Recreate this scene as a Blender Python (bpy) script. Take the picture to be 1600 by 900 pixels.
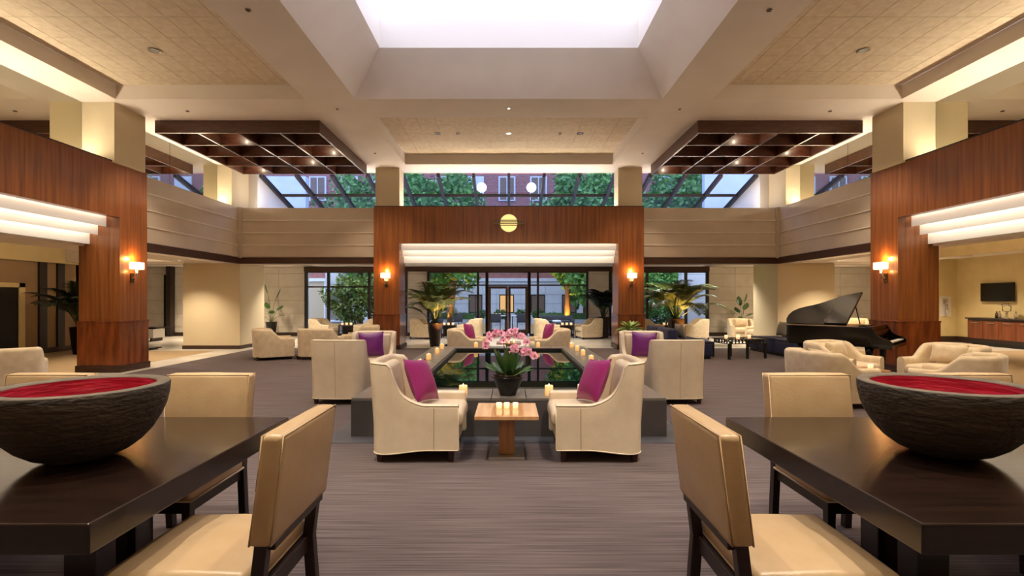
import bpy, math, random
from math import sin, cos, pi, radians, atan2, sqrt
from mathutils import Vector, Matrix
random.seed(7)
S = bpy.context.scene
COL = S.collection
for o in list(bpy.data.objects): bpy.data.objects.remove(o)

# ---------------------------------------------------------------- camera, world, view
F = 770.0; H = 1.5
cam_d = bpy.data.cameras.new('camera'); cam = bpy.data.objects.new('camera', cam_d); COL.objects.link(cam)
cam_d.sensor_width = 36; cam_d.lens = F/1600*36; cam_d.clip_end = 300; cam_d.clip_start = .05
cam_d.shift_x = 5/1600; cam_d.shift_y = 18/1600
cam.location = (0, 0, H); cam.rotation_euler = (pi/2, 0, 0)
S.camera = cam
W = bpy.data.worlds.new('dusk_sky'); S.world = W; W.use_nodes = True
_bg = W.node_tree.nodes['Background']
_bg.inputs[0].default_value = (.60, .68, 1.0, 1); _bg.inputs[1].default_value = 3.0
S.view_settings.view_transform = 'Standard'; S.view_settings.look = 'None'
S.view_settings.exposure = 0.7; S.view_settings.gamma = 1; S.view_settings.use_curve_mapping = False
S.cycles.use_denoising = True
S.cycles.caustics_reflective = False; S.cycles.caustics_refractive = False
S.cycles.max_bounces = 8; S.cycles.diffuse_bounces = 5; S.cycles.transparent_max_bounces = 16
S.cycles.sample_clamp_indirect = 4
SKYLIGHT = 1.5      # radiance of the frosted skylight
COVE = 4.5           # light strips in the portal coves
UPLIGHT = 52.0        # strips on the portal and balcony tops
WARM = (1.0, .80, .56); CREAM = (1.0, .88, .72); AMBER = (1.0, .48, .13)

def px(x, y, d):            # photo pixel + depth -> world (only for reading off positions)
    return ((x-795)/F*d, d, H+(468-y)/F*d)

# ---------------------------------------------------------------- materials
def lin(c):
    return tuple(((v/255)/12.92 if v/255 <= .04045 else ((v/255+.055)/1.055)**2.4) for v in c)
MATS = {}
def _nodes(name):
    m = bpy.data.materials.new(name); m.use_nodes = True
    nt = m.node_tree; b = nt.nodes['Principled BSDF']
    MATS[name] = m
    return m, nt, b
def _coord(nt, scale, rot=(0,0,0)):
    tc = nt.nodes.new('ShaderNodeTexCoord'); mp = nt.nodes.new('ShaderNodeMapping')
    mp.inputs['Scale'].default_value = scale; mp.inputs['Rotation'].default_value = rot
    geo = nt.nodes.new('ShaderNodeNewGeometry')
    nt.links.new(geo.outputs['Position'] if COORD_WORLD[0] else tc.outputs['Object'], mp.inputs[0])
    return mp
COORD_WORLD = [False]
def mat(name, c, rough=.5, metal=0, c2=None, scale=(6,6,6), detail=4, bump=0, bscale=None, spec=.5, coat=0, sheen=0, ior=None, world=False, lo=.35, hi=.65):
    m, nt, b = _nodes(name); COORD_WORLD[0] = world
    b.inputs['Base Color'].default_value = (*lin(c), 1); b.inputs['Roughness'].default_value = rough
    b.inputs['Metallic'].default_value = metal; b.inputs['Specular IOR Level'].default_value = spec
    if coat: b.inputs['Coat Weight'].default_value = coat; b.inputs['Coat Roughness'].default_value = .12
    if sheen: b.inputs['Sheen Weight'].default_value = sheen; b.inputs['Sheen Roughness'].default_value = .4
    if ior: b.inputs['IOR'].default_value = ior
    nz = None
    if c2 or bump:
        mp = _coord(nt, scale); nz = nt.nodes.new('ShaderNodeTexNoise')
        nz.inputs['Scale'].default_value = 1; nz.inputs['Detail'].default_value = detail
        nt.links.new(mp.outputs[0], nz.inputs['Vector'])
    if c2:
        r = nt.nodes.new('ShaderNodeValToRGB')
        r.color_ramp.elements[0].position = lo; r.color_ramp.elements[0].color = (*lin(c), 1)
        r.color_ramp.elements[1].position = hi; r.color_ramp.elements[1].color = (*lin(c2), 1)
        nt.links.new(nz.outputs['Fac'], r.inputs[0]); nt.links.new(r.outputs[0], b.inputs['Base Color'])
    if bump:
        src = nz
        if bscale:
            mp = _coord(nt, bscale); src = nt.nodes.new('ShaderNodeTexNoise'); src.inputs['Scale'].default_value = 1
            nt.links.new(mp.outputs[0], src.inputs['Vector'])
        bp = nt.nodes.new('ShaderNodeBump'); bp.inputs['Strength'].default_value = bump; bp.inputs['Distance'].default_value = .02
        nt.links.new(src.outputs['Fac'], bp.inputs['Height']); nt.links.new(bp.outputs[0], b.inputs['Normal'])
    return m
def emit(name, c, s, base=None):
    m, nt, b = _nodes(name)
    b.inputs['Base Color'].default_value = (*(base or (.8,.8,.8)), 1); b.inputs['Roughness'].default_value = .5
    b.inputs['Emission Color'].default_value = (*c, 1); b.inputs['Emission Strength'].default_value = s
    return m
def glass(name, tint, refl=.12, rough=0.0):
    m, nt, b = _nodes(name); nt.nodes.remove(b)
    out = nt.nodes['Material Output']
    t = nt.nodes.new('ShaderNodeBsdfTransparent'); t.inputs[0].default_value = (*tint, 1)
    g = nt.nodes.new('ShaderNodeBsdfGlossy'); g.inputs['Roughness'].default_value = rough
    lw = nt.nodes.new('ShaderNodeLayerWeight'); lw.inputs[0].default_value = refl
    mx = nt.nodes.new('ShaderNodeMixShader')
    nt.links.new(lw.outputs['Fresnel'], mx.inputs[0]); nt.links.new(t.outputs[0], mx.inputs[1]); nt.links.new(g.outputs[0], mx.inputs[2])
    nt.links.new(mx.outputs[0], out.inputs[0])
    return m
mat('plaster', (236,228,218), .7, world=True, c2=(231,222,211), scale=(1.5,1.5,1.5))
mat('plaster_white', (226,222,218), .7)
mat('wall_cream', (220,200,148), .75, c2=(213,193,141), scale=(3,3,3))
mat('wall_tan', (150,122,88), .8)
mat('wall_pier', (216,202,170), .75)
mat('ceiling_tile', (226,212,188), .85, c2=(214,198,172), scale=(9,9,9), detail=6, world=True)
mat('tile_joint', (168,148,120), .9)
mat('balcony_panel', (204,190,170), .45, c2=(197,182,162), scale=(2,2,2))
mat('reveal', (236,226,210), .35)
mat('wood', (158,96,48), .36, c2=(112,62,29), scale=(16,16,.7), detail=6, coat=.25, bump=.05, lo=.3, hi=.72, world=True)
mat('wood_wainscot', (144,76,36), .26, c2=(94,44,20), scale=(9,9,1.6), detail=6, coat=.5, lo=.3, hi=.7, world=True)
mat('wood_trim', (66,36,22), .4, c2=(50,27,16), scale=(3,3,20))
mat('wood_coffer', (82,41,21), .36, c2=(54,26,13), scale=(5,5,24), detail=5, coat=.2)
mat('frame_dark', (40,27,22), .45)
mat('baseboard', (58,38,28), .5)
mat('carpet', (68,58,59), .95, c2=(102,90,90), scale=(1.3,75,1), detail=5, bump=.35, world=True, lo=.36, hi=.66)
mat('carpet_tan', (140,118,88), .95, c2=(158,136,104), scale=(1.5,50,1), detail=4, world=True)
mat('marble', (222,216,206), .22, c2=(206,198,188), scale=(1.2,1.2,1.2), detail=7, world=True)
mat('stone_dark', (66,64,66), .38, c2=(82,78,78), scale=(2.5,2.5,2.5), detail=6)
mat('stone_tile', (118,112,106), .28, c2=(104,99,95), scale=(2,2,2), detail=6)
mat('slate_band', (66,68,76), .5, c2=(76,77,84), scale=(3,3,3), detail=6)
mat('limestone', (214,208,198), .75, c2=(204,197,186), scale=(2.5,2.5,2.5), detail=5)
mat('limestone_out', (206,206,212), .8, c2=(196,196,204), scale=(2,2,2), detail=5)
mat('leather', (216,199,174), .34, c2=(210,192,166), scale=(7,7,7), detail=3, bump=.06, bscale=(60,60,60), spec=.5)
mat('leather_dining', (196,168,130), .36, c2=(188,159,120), scale=(7,7,7), bump=.06, bscale=(70,70,70))
mat('piping_cream', (222,206,180), .4)
mat('seam', (170,150,122), .5)
mat('velvet_cream', (216,198,166), .85, c2=(202,182,150), scale=(9,9,9), detail=6, sheen=.4)
mat('velvet_navy', (16,20,52), .8, c2=(24,28,66), scale=(6,6,6), sheen=.12)
mat('satin_grey', (140,132,118), .4, c2=(120,112,100), scale=(4,4,4))
mat('satin_purple', (110,16,116), .38, c2=(96,10,104), scale=(4,4,4), sheen=.05)
mat('satin_magenta', (150,30,110), .38, c2=(136,24,98), scale=(4,4,4), sheen=.05)
mat('wenge', (40,26,20), .2, c2=(28,18,14), scale=(2,26,26), detail=6, coat=.3, spec=.5, bump=.03)
mat('dark_leg', (36,22,18), .4)
mat('red_leg', (60,22,14), .35)
mat('bowl_dark', (74,64,54), .7, c2=(44,37,32), scale=(5,5,60), detail=4, bump=.6, bscale=(22,22,60))
mat('bowl_rim', (108,98,84), .7, c2=(92,82,70), scale=(12,12,12))
mat('bowl_red', (176,14,52), .45, c2=(150,8,40), scale=(10,10,50), bump=.4)
mat('oak', (196,142,86), .3, c2=(166,112,62), scale=(20,20,1.2), detail=5, coat=.3)
mat('oak_top', (206,160,112), .2, c2=(184,134,88), scale=(22,2,2), detail=5, coat=.5)
mat('steel', (190,188,184), .28, metal=1)
mat('chrome', (225,222,216), .12, metal=1)
mat('bronze', (120,104,84), .25, metal=1)
mat('mirror', (226,222,206), .01, metal=1)
mat('black_gloss', (8,7,7), .14, spec=.35)
mat('black_satin', (18,16,15), .35)
mat('black_pot', (20,17,16), .3)
mat('brown_pot', (46,30,24), .35)
mat('soil', (70,46,28), .95, c2=(44,28,18), scale=(40,40,40), bump=.6)
mat('ivory', (236,232,220), .25)
mat('gold_harp', (190,140,60), .3, metal=.8)
mat('bulb_off', (30,24,20), .4)
mat('water', (4,22,18), .015, spec=.5, ior=4.6)
mat('leaf_palm', (52,76,34), .5, c2=(92,100,40), scale=(3,3,3))
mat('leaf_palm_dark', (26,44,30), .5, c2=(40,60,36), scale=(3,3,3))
mat('leaf_orchid', (48,84,40), .3, c2=(66,104,52), scale=(6,6,6))
mat('leaf_pale', (176,194,120), .45, c2=(110,146,74), scale=(9,9,9))
mat('leaf_tree', (74,124,56), .6, c2=(112,158,74), scale=(.8,.8,.8), detail=5)
mat('leaf_hedge', (60,92,44), .7, c2=(82,112,54), scale=(4,4,4))
mat('leaf_bamboo', (96,124,54), .6, c2=(140,150,70), scale=(1.5,1.5,1.5))
mat('stem_green', (92,108,58), .5)
mat('trunk', (128,92,58), .8, c2=(98,68,42), scale=(6,6,2), bump=.4)
mat('petal', (244,150,196), .45, c2=(252,206,226), scale=(14,14,14))
mat('petal_core', (150,30,80), .5)
mat('lawn', (70,112,48), .9, c2=(92,132,60), scale=(3,3,3), detail=6)
mat('paving', (176,172,170), .8, c2=(160,156,156), scale=(1,1,1), detail=6)
mat('curtain', (120,98,84), .9)
mat('patio_grey', (70,66,68), .7)
mat('tv_black', (8,8,9), .2)
mat('console_wood', (132,72,38), .35, c2=(104,54,28), scale=(14,14,1), detail=5)
glass('pane', (.92,.97,.95), .06); glass('pane_roof', (.66,.74,.84), .07); glass('glass_clear', (.96,.98,.98), .15)
emit('skylight_glow', (.84,.84,1.0), SKYLIGHT)
emit('cove_strip', CREAM, COVE); emit('uplight_strip', WARM, UPLIGHT)
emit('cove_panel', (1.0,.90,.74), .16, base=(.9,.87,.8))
emit('lamp_lens', (1.0,.86,.64), 6.0); emit('sconce_shade', (1.0,.66,.34), 2.2)
emit('candle_wax', (1.0,.46,.10), .38, base=(.9,.7,.4)); emit('candle_pale', (1.0,.66,.30), .28, base=(.9,.8,.6))
emit('flame', (1.0,.66,.28), 2.5); emit('votive', (1.0,.55,.25), .7, base=(.9,.7,.6))
emit('emblem_glow', (1.0,.74,.25), .75, base=(.3,.25,.1)); emit('globe_glow', (1.0,.90,.72), 5.0)
emit('window_lit', (1.0,.52,.2), .55, base=(.15,.08,.04))
# brick of the far building (too far away to tell the bricks apart)
def brick_mat():
    m, nt, b = _nodes('brick'); b.inputs['Roughness'].default_value = .9
    tc = nt.nodes.new('ShaderNodeTexCoord'); mp = nt.nodes.new('ShaderNodeMapping'); mp.inputs['Rotation'].default_value = (pi/2,0,0)
    br = nt.nodes.new('ShaderNodeTexBrick')
    br.inputs['Color1'].default_value = (*lin((150,92,84)),1); br.inputs['Color2'].default_value = (*lin((132,78,72)),1)
    br.inputs['Mortar'].default_value = (*lin((176,150,146)),1); br.inputs['Scale'].default_value = 3.2; br.inputs['Mortar Size'].default_value = .012
    nt.links.new(tc.outputs['Object'], mp.inputs[0]); nt.links.new(mp.outputs[0], br.inputs[0]); nt.links.new(br.outputs[0], b.inputs['Base Color'])
brick_mat()

# ---------------------------------------------------------------- mesh helpers
class MB:
    def __init__(s): s.v = []; s.f = []
    def add(s, vs, fs):
        n = len(s.v); s.v += [tuple(p) for p in vs]; s.f += [tuple(i+n for i in f) for f in fs]; return s
    def box(s, x0, x1, y0, y1, z0, z1):
        return s.add([(x0,y0,z0),(x1,y0,z0),(x1,y1,z0),(x0,y1,z0),(x0,y0,z1),(x1,y0,z1),(x1,y1,z1),(x0,y1,z1)],
                     [(0,3,2,1),(4,5,6,7),(0,1,5,4),(1,2,6,5),(2,3,7,6),(3,0,4,7)])
    def prism(s, poly, z0, z1, ax='z'):
        n = len(poly)
        mp = {'z': lambda a,b,c:(a,b,c), 'y': lambda a,b,c:(a,c,b), 'x': lambda a,b,c:(c,a,b)}[ax]
        vs = [mp(a,b,z0) for a,b in poly]+[mp(a,b,z1) for a,b in poly]
        return s.add(vs, [tuple(range(n-1,-1,-1)), tuple(range(n,2*n))]+[(i,(i+1)%n,(i+1)%n+n,i+n) for i in range(n)])
    def taper(s, c, w0, w1, z0, z1):      # square leg, half widths w0 (bottom) w1 (top)
        x, y = c
        return s.add([(x+a*w0,y+b*w0,z0) for a,b in((-1,-1),(1,-1),(1,1),(-1,1))]+[(x+a*w1,y+b*w1,z1) for a,b in((-1,-1),(1,-1),(1,1),(-1,1))],
                     [(0,3,2,1),(4,5,6,7),(0,1,5,4),(1,2,6,5),(2,3,7,6),(3,0,4,7)])
    def tube(s, pts, r, seg=6, closed=False):
        pts = [Vector(p) for p in pts]; n = len(pts)
        rs = r if isinstance(r, (list,tuple)) else [r]*n
        vs = []; up = None
        for i, p in enumerate(pts):
            a = pts[(i-1)%n] if (closed or i>0) else p; b = pts[(i+1)%n] if (closed or i<n-1) else p
            t = (b-a); t = t.normalized() if t.length > 1e-9 else Vector((0,0,1))
            if up is None: up = Vector((0,0,1)) if abs(t.z) < .9 else Vector((1,0,0))
            x = t.cross(up); x = x.normalized() if x.length > 1e-6 else t.orthogonal().normalized()
            up = x.cross(t).normalized()
            for k in range(seg):
                g = 2*pi*k/seg; vs.append(p+(x*cos(g)+up*sin(g))*rs[i])
        fs = []
        for i in range(n if closed else n-1):
            for k in range(seg):
                fs.append((i*seg+k, i*seg+(k+1)%seg, ((i+1)%n)*seg+(k+1)%seg, ((i+1)%n)*seg+k))
        if not closed: fs += [tuple(range(seg-1,-1,-1)), tuple(range((n-1)*seg, n*seg))]
        return s.add(vs, fs)
    def lathe(s, prof, seg=24, c=(0,0,0), open_top=False, open_bot=False):
        vs = []; n = len(prof)
        for r, z in prof:
            for k in range(seg): g = 2*pi*k/seg; vs.append((c[0]+r*cos(g), c[1]+r*sin(g), c[2]+z))
        fs = [(i*seg+k, i*seg+(k+1)%seg, (i+1)*seg+(k+1)%seg, (i+1)*seg+k) for i in range(n-1) for k in range(seg)]
        if prof[0][0] > 1e-4 and not open_bot: fs.append(tuple(range(seg-1,-1,-1)))
        if prof[-1][0] > 1e-4 and not open_top: fs.append(tuple(range((n-1)*seg, n*seg)))
        return s.add(vs, fs)
    def grid(s, fn, nu, nv, cu=False, cv=False):
        vs = [fn(i/(nu if cu else nu-1), j/(nv if cv else nv-1)) for i in range(nu) for j in range(nv)]
        fs = [(i*nv+j, ((i+1)%nu)*nv+j, ((i+1)%nu)*nv+(j+1)%nv, i*nv+(j+1)%nv) for i in range(nu if cu else nu-1) for j in range(nv if cv else nv-1)]
        return s.add(vs, fs)
    def rbox(s, x0, x1, y0, y1, z0, z1, r, m=2, puff=(0,0,0,0,0,0), xf=None):   # rounded box; puff = -x,+x,-y,+y,-z,+z
        lo = (x0,y0,z0); hi = (x1,y1,z1); mid = [(a+b)/2 for a,b in zip(lo,hi)]; hf = [(b-a)/2 for a,b in zip(lo,hi)]
        r = min([r]+[h*.99 for h in hf])
        cs = [[lo[a]+r*k/m for k in range(m+1)]+[mid[a]]+[hi[a]-r+r*k/m for k in range(m+1)] for a in range(3)]
        idx = {}; vs = []; fs = []
        def vert(p):
            q = [min(max(p[a], lo[a]+r), hi[a]-r) for a in range(3)]
            d = Vector(p)-Vector(q); L = d.length
            w = Vector(q)+d*(r/L) if L > 1e-9 else Vector(p)
            u = [(w[a]-mid[a])/hf[a] for a in range(3)]
            for a in range(3):
                o1, o2 = [b for b in range(3) if b != a]
                k = max(0,1-u[o1]**2)*max(0,1-u[o2]**2)
                if u[a] > .01: w[a] += puff[2*a+1]*k*u[a]
                elif u[a] < -.01: w[a] += puff[2*a]*k*u[a]
            key = tuple(round(c,5) for c in p)
            if key not in idx:
                idx[key] = len(vs); vs.append(xf(w) if xf else tuple(w))
            return idx[key]
        for a in range(3):
            b, c = (a+1)%3, (a+2)%3
            for side in (0,1):
                for i in range(len(cs[b])-1):
                    for j in range(len(cs[c])-1):
                        q = []
                        for (ii,jj) in ((i,j),(i+1,j),(i+1,j+1),(i,j+1)):
                            p = [0,0,0]; p[a] = hi[a] if side else lo[a]; p[b] = cs[b][ii]; p[c] = cs[c][jj]; q.append(vert(p))
                        fs.append(tuple(q) if side else tuple(reversed(q)))
        return s.add(vs, fs)
    def mesh(s, name, m, smooth=False):
        me = bpy.data.meshes.new(name); me.from_pydata(s.v, [], s.f); me.update()
        me.materials.append(MATS[m])
        if smooth: me.polygons.foreach_set('use_smooth', [True]*len(me.polygons))
        return me
    def build(s, name, m, parent=None, smooth=False, bevel=0, bseg=2, loc=None):
        o = bpy.data.objects.new(name, s.mesh(name, m, smooth)); COL.objects.link(o)
        if parent: o.parent = parent
        if loc: o.location = loc
        if bevel:
            b = o.modifiers.new('bevel','BEVEL'); b.width = bevel; b.segments = bseg; b.limit_method = 'ANGLE'
        return o
def BX(name, m, x0, x1, y0, y1, z0, z1, parent=None, bevel=0):
    return MB().box(x0,x1,y0,y1,z0,z1).build(name, m, parent, bevel=bevel)
def tag(o, label, cat, group=None, kind=None):
    o['label'] = label; o['category'] = cat
    if group: o['group'] = group
    if kind: o['kind'] = kind
    return o
def struct(o, label=None, cat=None):
    o['kind'] = 'structure'
    if label: o['label'] = label; o['category'] = cat
    return o
def thing(name, label, cat, loc=(0,0,0), rz=0, group=None, kind=None):
    o = bpy.data.objects.new(name, None); COL.objects.link(o); o.empty_display_size = .1
    o.location = loc; o.rotation_euler = (0,0,rz)
    return tag(o, label, cat, group, kind)
def part(name, me, parent, loc=(0,0,0), rot=(0,0,0), scale=None):
    o = bpy.data.objects.new(name, me); COL.objects.link(o); o.parent = parent; o.location = loc; o.rotation_euler = rot
    if scale: o.scale = scale
    return o
def kids(o): return list(o.children)
def dup(o, parent=None):
    c = o.copy(); COL.objects.link(c); c.parent = parent
    for k in kids(o): dup(k, c)
    return c
def place(proto, used, loc, rz, label, group=None):
    o = proto if not used else dup(proto)
    used.append(1); o.location = loc; o.rotation_euler = (0,0,rz); o['label'] = label
    if group: o['group'] = group
    return o
def face(fx, fy): return atan2(-fx, fy)
ORD = ['first','second','third','fourth','fifth','sixth','seventh','eighth','ninth','tenth']
def light(name, kind, loc, power, color, parent=None, size=.1, spot=None, blend=.5, rot=(0,0,0), sy=None):
    d = bpy.data.lights.new(name, kind); d.energy = power; d.color = color
    if kind == 'AREA':
        d.size = size
        if sy: d.shape = 'RECTANGLE'; d.size_y = sy
    else: d.shadow_soft_size = size
    if kind == 'SPOT': d.spot_size = radians(spot); d.spot_blend = blend
    o = bpy.data.objects.new(name, d); COL.objects.link(o); o.location = loc; o.rotation_euler = rot
    if parent: o.parent = parent
    return o
# ================================================================ THE SETTING
CZ = 5.48; RZ = 5.76; LOW = 2.60; HI2 = 2.85; BT = 4.27      # ceiling heights, balcony top
BX_, BY = 8.15, 14.9                                         # balcony planes
PX, PY = 8.0, 14.8                                           # portal planes
WY = 20.3                                                    # window wall
# ---- floors
fl = struct(BX('floor', 'carpet', -7.75, 7.75, -3.5, 15.2, -.1, 0), 'taupe carpet with fine horizontal streaks over the atrium', 'carpet')
for sx, nm in ((-1,'left'),(1,'right')):
    a, b = sorted((sx*7.75, sx*8.55))
    struct(BX('marble_border', 'marble', a, b, -3.5, 14.45, -.1, .0), 'pale marble border strip beside the %s wooden portal' % nm, 'floor')
    a, b = sorted((sx*8.55, sx*16.9))
    struct(BX('hall_carpet', 'carpet_tan', a, b, -3.5, 14.45, -.1, 0), 'tan carpet of the dim %s side hall' % nm, 'carpet')
    a, b = sorted((sx*7.75, sx*16.9))
    struct(BX('hall_marble', 'marble', a, b, 14.45, 15.2, -.1, 0), 'pale marble floor round the %s corner pier' % nm, 'floor')
struct(BX('marble_floor', 'marble', -16.9, 16.9, 15.2, WY+.1, -.1, 0), 'pale polished marble floor in front of the courtyard windows', 'floor')

# ---- main ceiling with its recesses and the skylight well
SX, SY0, SY1 = 3.05, 3.9, 9.78        # skylight
RX0, RX1 = 4.05, 7.8                  # side recesses
MX, MY0, MY1 = 3.05, 10.79, 14.5       # back recess
xs = [-8.6,-RX1,-RX0,-SX,SX,RX0,RX1,8.6]; ys = [-3.5,SY0,SY1,MY0,MY1,15.5]
holes = {(1,1),(3,1),(5,1),(3,3)}
cm = MB()
for i in range(7):
    for j in range(5):
        if (i,j) in holes: continue
        cm.add([(xs[i],ys[j],CZ),(xs[i+1],ys[j],CZ),(xs[i+1],ys[j+1],CZ),(xs[i],ys[j+1],CZ)], [(0,1,2,3)])
def well(x0,x1,y0,y1,z0,z1,t=0.0):
    a = [(x0,y0,z0),(x1,y0,z0),(x1,y1,z0),(x0,y1,z0)]; b = [(x0+t,y0+t,z1),(x1-t,y0+t,z1),(x1-t,y1-t,z1),(x0+t,y1-t,z1)]
    cm.add(a+b, [(0,1,5,4),(1,2,6,5),(2,3,7,6),(3,0,4,7)])
for (x0,x1,y0,y1) in ((-RX1,-RX0,SY0,SY1),(RX0,RX1,SY0,SY1),(-MX,MX,MY0,MY1)):
    well(x0,x1,y0,y1,CZ,RZ)
    cm.add([(x0,y0,RZ+.012),(x1,y0,RZ+.012),(x1,y1,RZ+.012),(x0,y1,RZ+.012)], [(0,1,2,3)])
TP, SZ = .66, 6.16
well(-SX,SX,SY0,SY1,CZ,SZ,TP)
cm.add([(-8.6,15.5,CZ),(8.6,15.5,CZ),(8.6,15.5,CZ+.3),(-8.6,15.5,CZ+.3)], [(0,1,2,3)])
cm.add([(-9.5,-3.5,CZ+1.3),(9.5,-3.5,CZ+1.3),(9.5,15.5,CZ+1.3),(-9.5,15.5,CZ+1.3)], [(0,1,2,3)])
ceil = struct(cm.build('ceiling', 'plaster'), 'warm white plaster ceiling with recessed panels round the skylight', 'ceiling')
def tiles(x0,x1,y0,y1,nx,ny):
    w, d = (x1-x0)/nx, (y1-y0)/ny
    me = MB().box(-w/2+.004,w/2-.004,-d/2+.004,d/2-.004,0,.012).mesh('ceiling_tile','ceiling_tile')
    for i in range(nx):
        for j in range(ny): part('ceiling_tile', me, ceil, (x0+(i+.5)*w, y0+(j+.5)*d, RZ-.002+random.uniform(-.0008,.0008)))
tiles(-RX1,-RX0,SY0,SY1,10,10); tiles(RX0,RX1,SY0,SY1,10,10); tiles(-MX,MX,MY0,MY1,14,6)
# skylight: upright white shaft above the splayed well, closed by frosted glass
sk = MB(); x0, x1, y0, y1 = -SX+TP, SX-TP, SY0+TP, SY1-TP
SHAFT = SZ+.55
sk.add([(x0,y0,SZ),(x1,y0,SZ),(x1,y1,SZ),(x0,y1,SZ),(x0,y0,SHAFT),(x1,y0,SHAFT),(x1,y1,SHAFT),(x0,y1,SHAFT)], [(0,1,5,4),(1,2,6,5),(2,3,7,6),(3,0,4,7)])
wsk = struct(sk.build('window_1', 'plaster_white'), 'large square frosted skylight in the middle of the ceiling', 'skylight')
MB().box(x0-.02,x1+.02,y0-.02,y1+.02,SHAFT,SHAFT+.03).build('frosted_pane', 'skylight_glow', wsk)

# ---- mirrors over the balconies
for sx, nm in ((-1,'left'),(1,'right')):
    segs = [(-3.4,1.2),(1.2,5.6),(5.6,9.93),(10.78,12.5),(12.5,14.55)]
    words = ['behind the camera','nearest','above the wooden portal','beside the upper column','by the corner pier']
    for (a,b), w in zip(segs, words):
        if w in ('behind the camera','nearest'): continue
        x0, x1 = sorted((sx*8.6, sx*8.66))
        tag(MB().box(x0,x1,a+.006,b-.006,BT,CZ-.004).build('wall_mirror','mirror'), 'tall wall mirror over the %s balcony, %s' % (nm, w), 'mirror', kind='structure')
    x0, x1 = sorted((sx*8.6, sx*8.9))
    struct(BX('wall_'+nm+'_upper','plaster', x0+ (sx>0)*.07, x1-(sx<0)*.07, -3.5, 15.5, BT-.02, CZ+.3))
    x0, x1 = sorted((sx*8.715, sx*8.9))
    struct(BX('wall_'+nm+'_band','plaster', x0, x1, -3.5, 15.5, 3.2, BT-.02))
    x0, x1 = sorted((sx*8.6, sx*7.95))
    struct(BX('upper_column', 'wall_pier', x0, x1, 9.93, 10.78, BT, CZ), 'cream upper column rising from the %s portal to the ceiling' % nm, 'column')
    x0, x1 = sorted((sx*8.6, sx*8.18))
    struct(BX('corner_pier', 'wall_pier', x0, x1, 14.55, 15.5, BT, CZ), 'cream pier at the %s end of the glazed clerestory' % nm, 'column')
    x0, x1 = sorted((sx*3.30, sx*4.02))
    struct(BX('upper_column', 'wall_pier', x0, x1, 14.86, 15.45, BT+.02, CZ), 'cream upper column on the %s end of the middle portal' % nm, 'column')
# ---- balconies: stacked horizontal panels with light reveals, brown trim below
def balcony(nm, axis, pos, a, b, lab):
    """axis 'x': front plane x=pos (facing the middle), running y a..b;  axis 'y': front plane y=pos running x a..b"""
    s = 1 if pos > 0 else -1
    def bxx(d0, d1, z0, z1):     # depth d0..d1 behind the front plane
        if axis == 'x': p, q = sorted((pos+s*d0, pos+s*d1)); return (p,q,a,b,z0,z1)
        return (a,b,pos+d0,pos+d1,z0,z1)
    o = thing('balcony', lab, 'balcony', kind='structure')
    BX('core', 'plaster', *bxx(.03,.42 if axis=='x' else .5,2.62,BT-.02), parent=o)
    n = 4; h = (BT-2.77)/n
    for k in range(n):
        BX('panel', 'balcony_panel', *bxx(0,.05,2.77+k*h+.012,2.77+(k+1)*h-.012 if k<n-1 else BT), parent=o)
        if k: BX('reveal', 'reveal', *bxx(-.022,.03,2.77+k*h-.014,2.77+k*h+.010), parent=o)
    BX('trim', 'wood_trim', *bxx(-.03,.06,2.58,2.77), parent=o, bevel=.005)
    return o
balcony('left','x',-BX_, 10.88, BY+.02, 'beige panelled balcony front along the left side of the atrium')
balcony('right','x',BX_, 10.88, BY+.02, 'beige panelled balcony front along the right side of the atrium')
balcony('back','y',BY, -BX_+.02, -4.0, 'beige panelled balcony front left of the middle portal')
balcony('back','y',BY, 4.0, BX_-.02, 'beige panelled balcony front right of the middle portal')

# ---- low ceilings round the atrium (the side halls have a lit cove with a cream valance)
def low_ceiling(nm, sx, t0, V, vz, X1):
    m = MB(); z = LOW; up = 3.2
    def q(x0,x1,y0,y1,zz):
        a, b = sorted((sx*x0, sx*x1)); m.add([(a,y0,zz),(b,y0,zz),(b,y1,zz),(a,y1,zz)], [(0,1,2,3)])
    def bb(x0,x1,y0,y1,z0,z1):
        a, b = sorted((sx*x0, sx*x1)); m.box(a,b,y0,y1,z0,z1)
    bb(8.72,t0,-3.5,15.5,z,z+.10)
    q(t0-.6,V+.05,-3.5,15.5,up); bb(t0,V,14.3,15.5,z,up)
    o = struct(m.build('ceiling_'+nm, 'plaster'), 'low cream ceiling with a lit cove in the %s hall' % nm, 'ceiling')
    a, b = sorted((sx*V, sx*(V+.1))); BX('valance','wall_cream',a,b,-3.5,15.5,vz,up+.05,o)
    if X1 > V+.3:
        a, b = sorted((sx*(V+.1), sx*(X1+.1))); BX('inner_ceiling','plaster',a,b,-3.5,17.6,vz+.22,vz+.30,o)
    a, b = sorted((sx*(t0-.16), sx*(t0-.08)))
    BX('cove_tube', 'hall_strip', a, b, -2.5, 14.2, z+.115, z+.135, o)
emit('hall_strip', WARM, 24.0)
low_ceiling('left', -1, 9.73, 12.88, 2.54, 13.0); low_ceiling('right', 1, 9.2, 12.5, 2.72, 15.9)
struct(BX('ceiling_back','plaster', -17, 14.59, 15.5, WY+.3, HI2, HI2+.12), 'low white ceiling along the window wall', 'ceiling')
struct(BX('ceiling_back_corner','plaster', 14.59, 17, 17.65, WY+.3, HI2, HI2+.12), 'low white ceiling at the right end of the corridor', 'ceiling')
struct(MB().box(-17,-4.05,15.38,15.5,LOW-.02,3.2).build('soffit_step','plaster_white'), 'step in the low ceiling behind the left balcony', 'ceiling')
struct(MB().box(4.05,12.4,15.38,15.5,LOW-.02,3.2).build('soffit_step','plaster_white'), 'step in the low ceiling behind the right balcony', 'ceiling')
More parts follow.
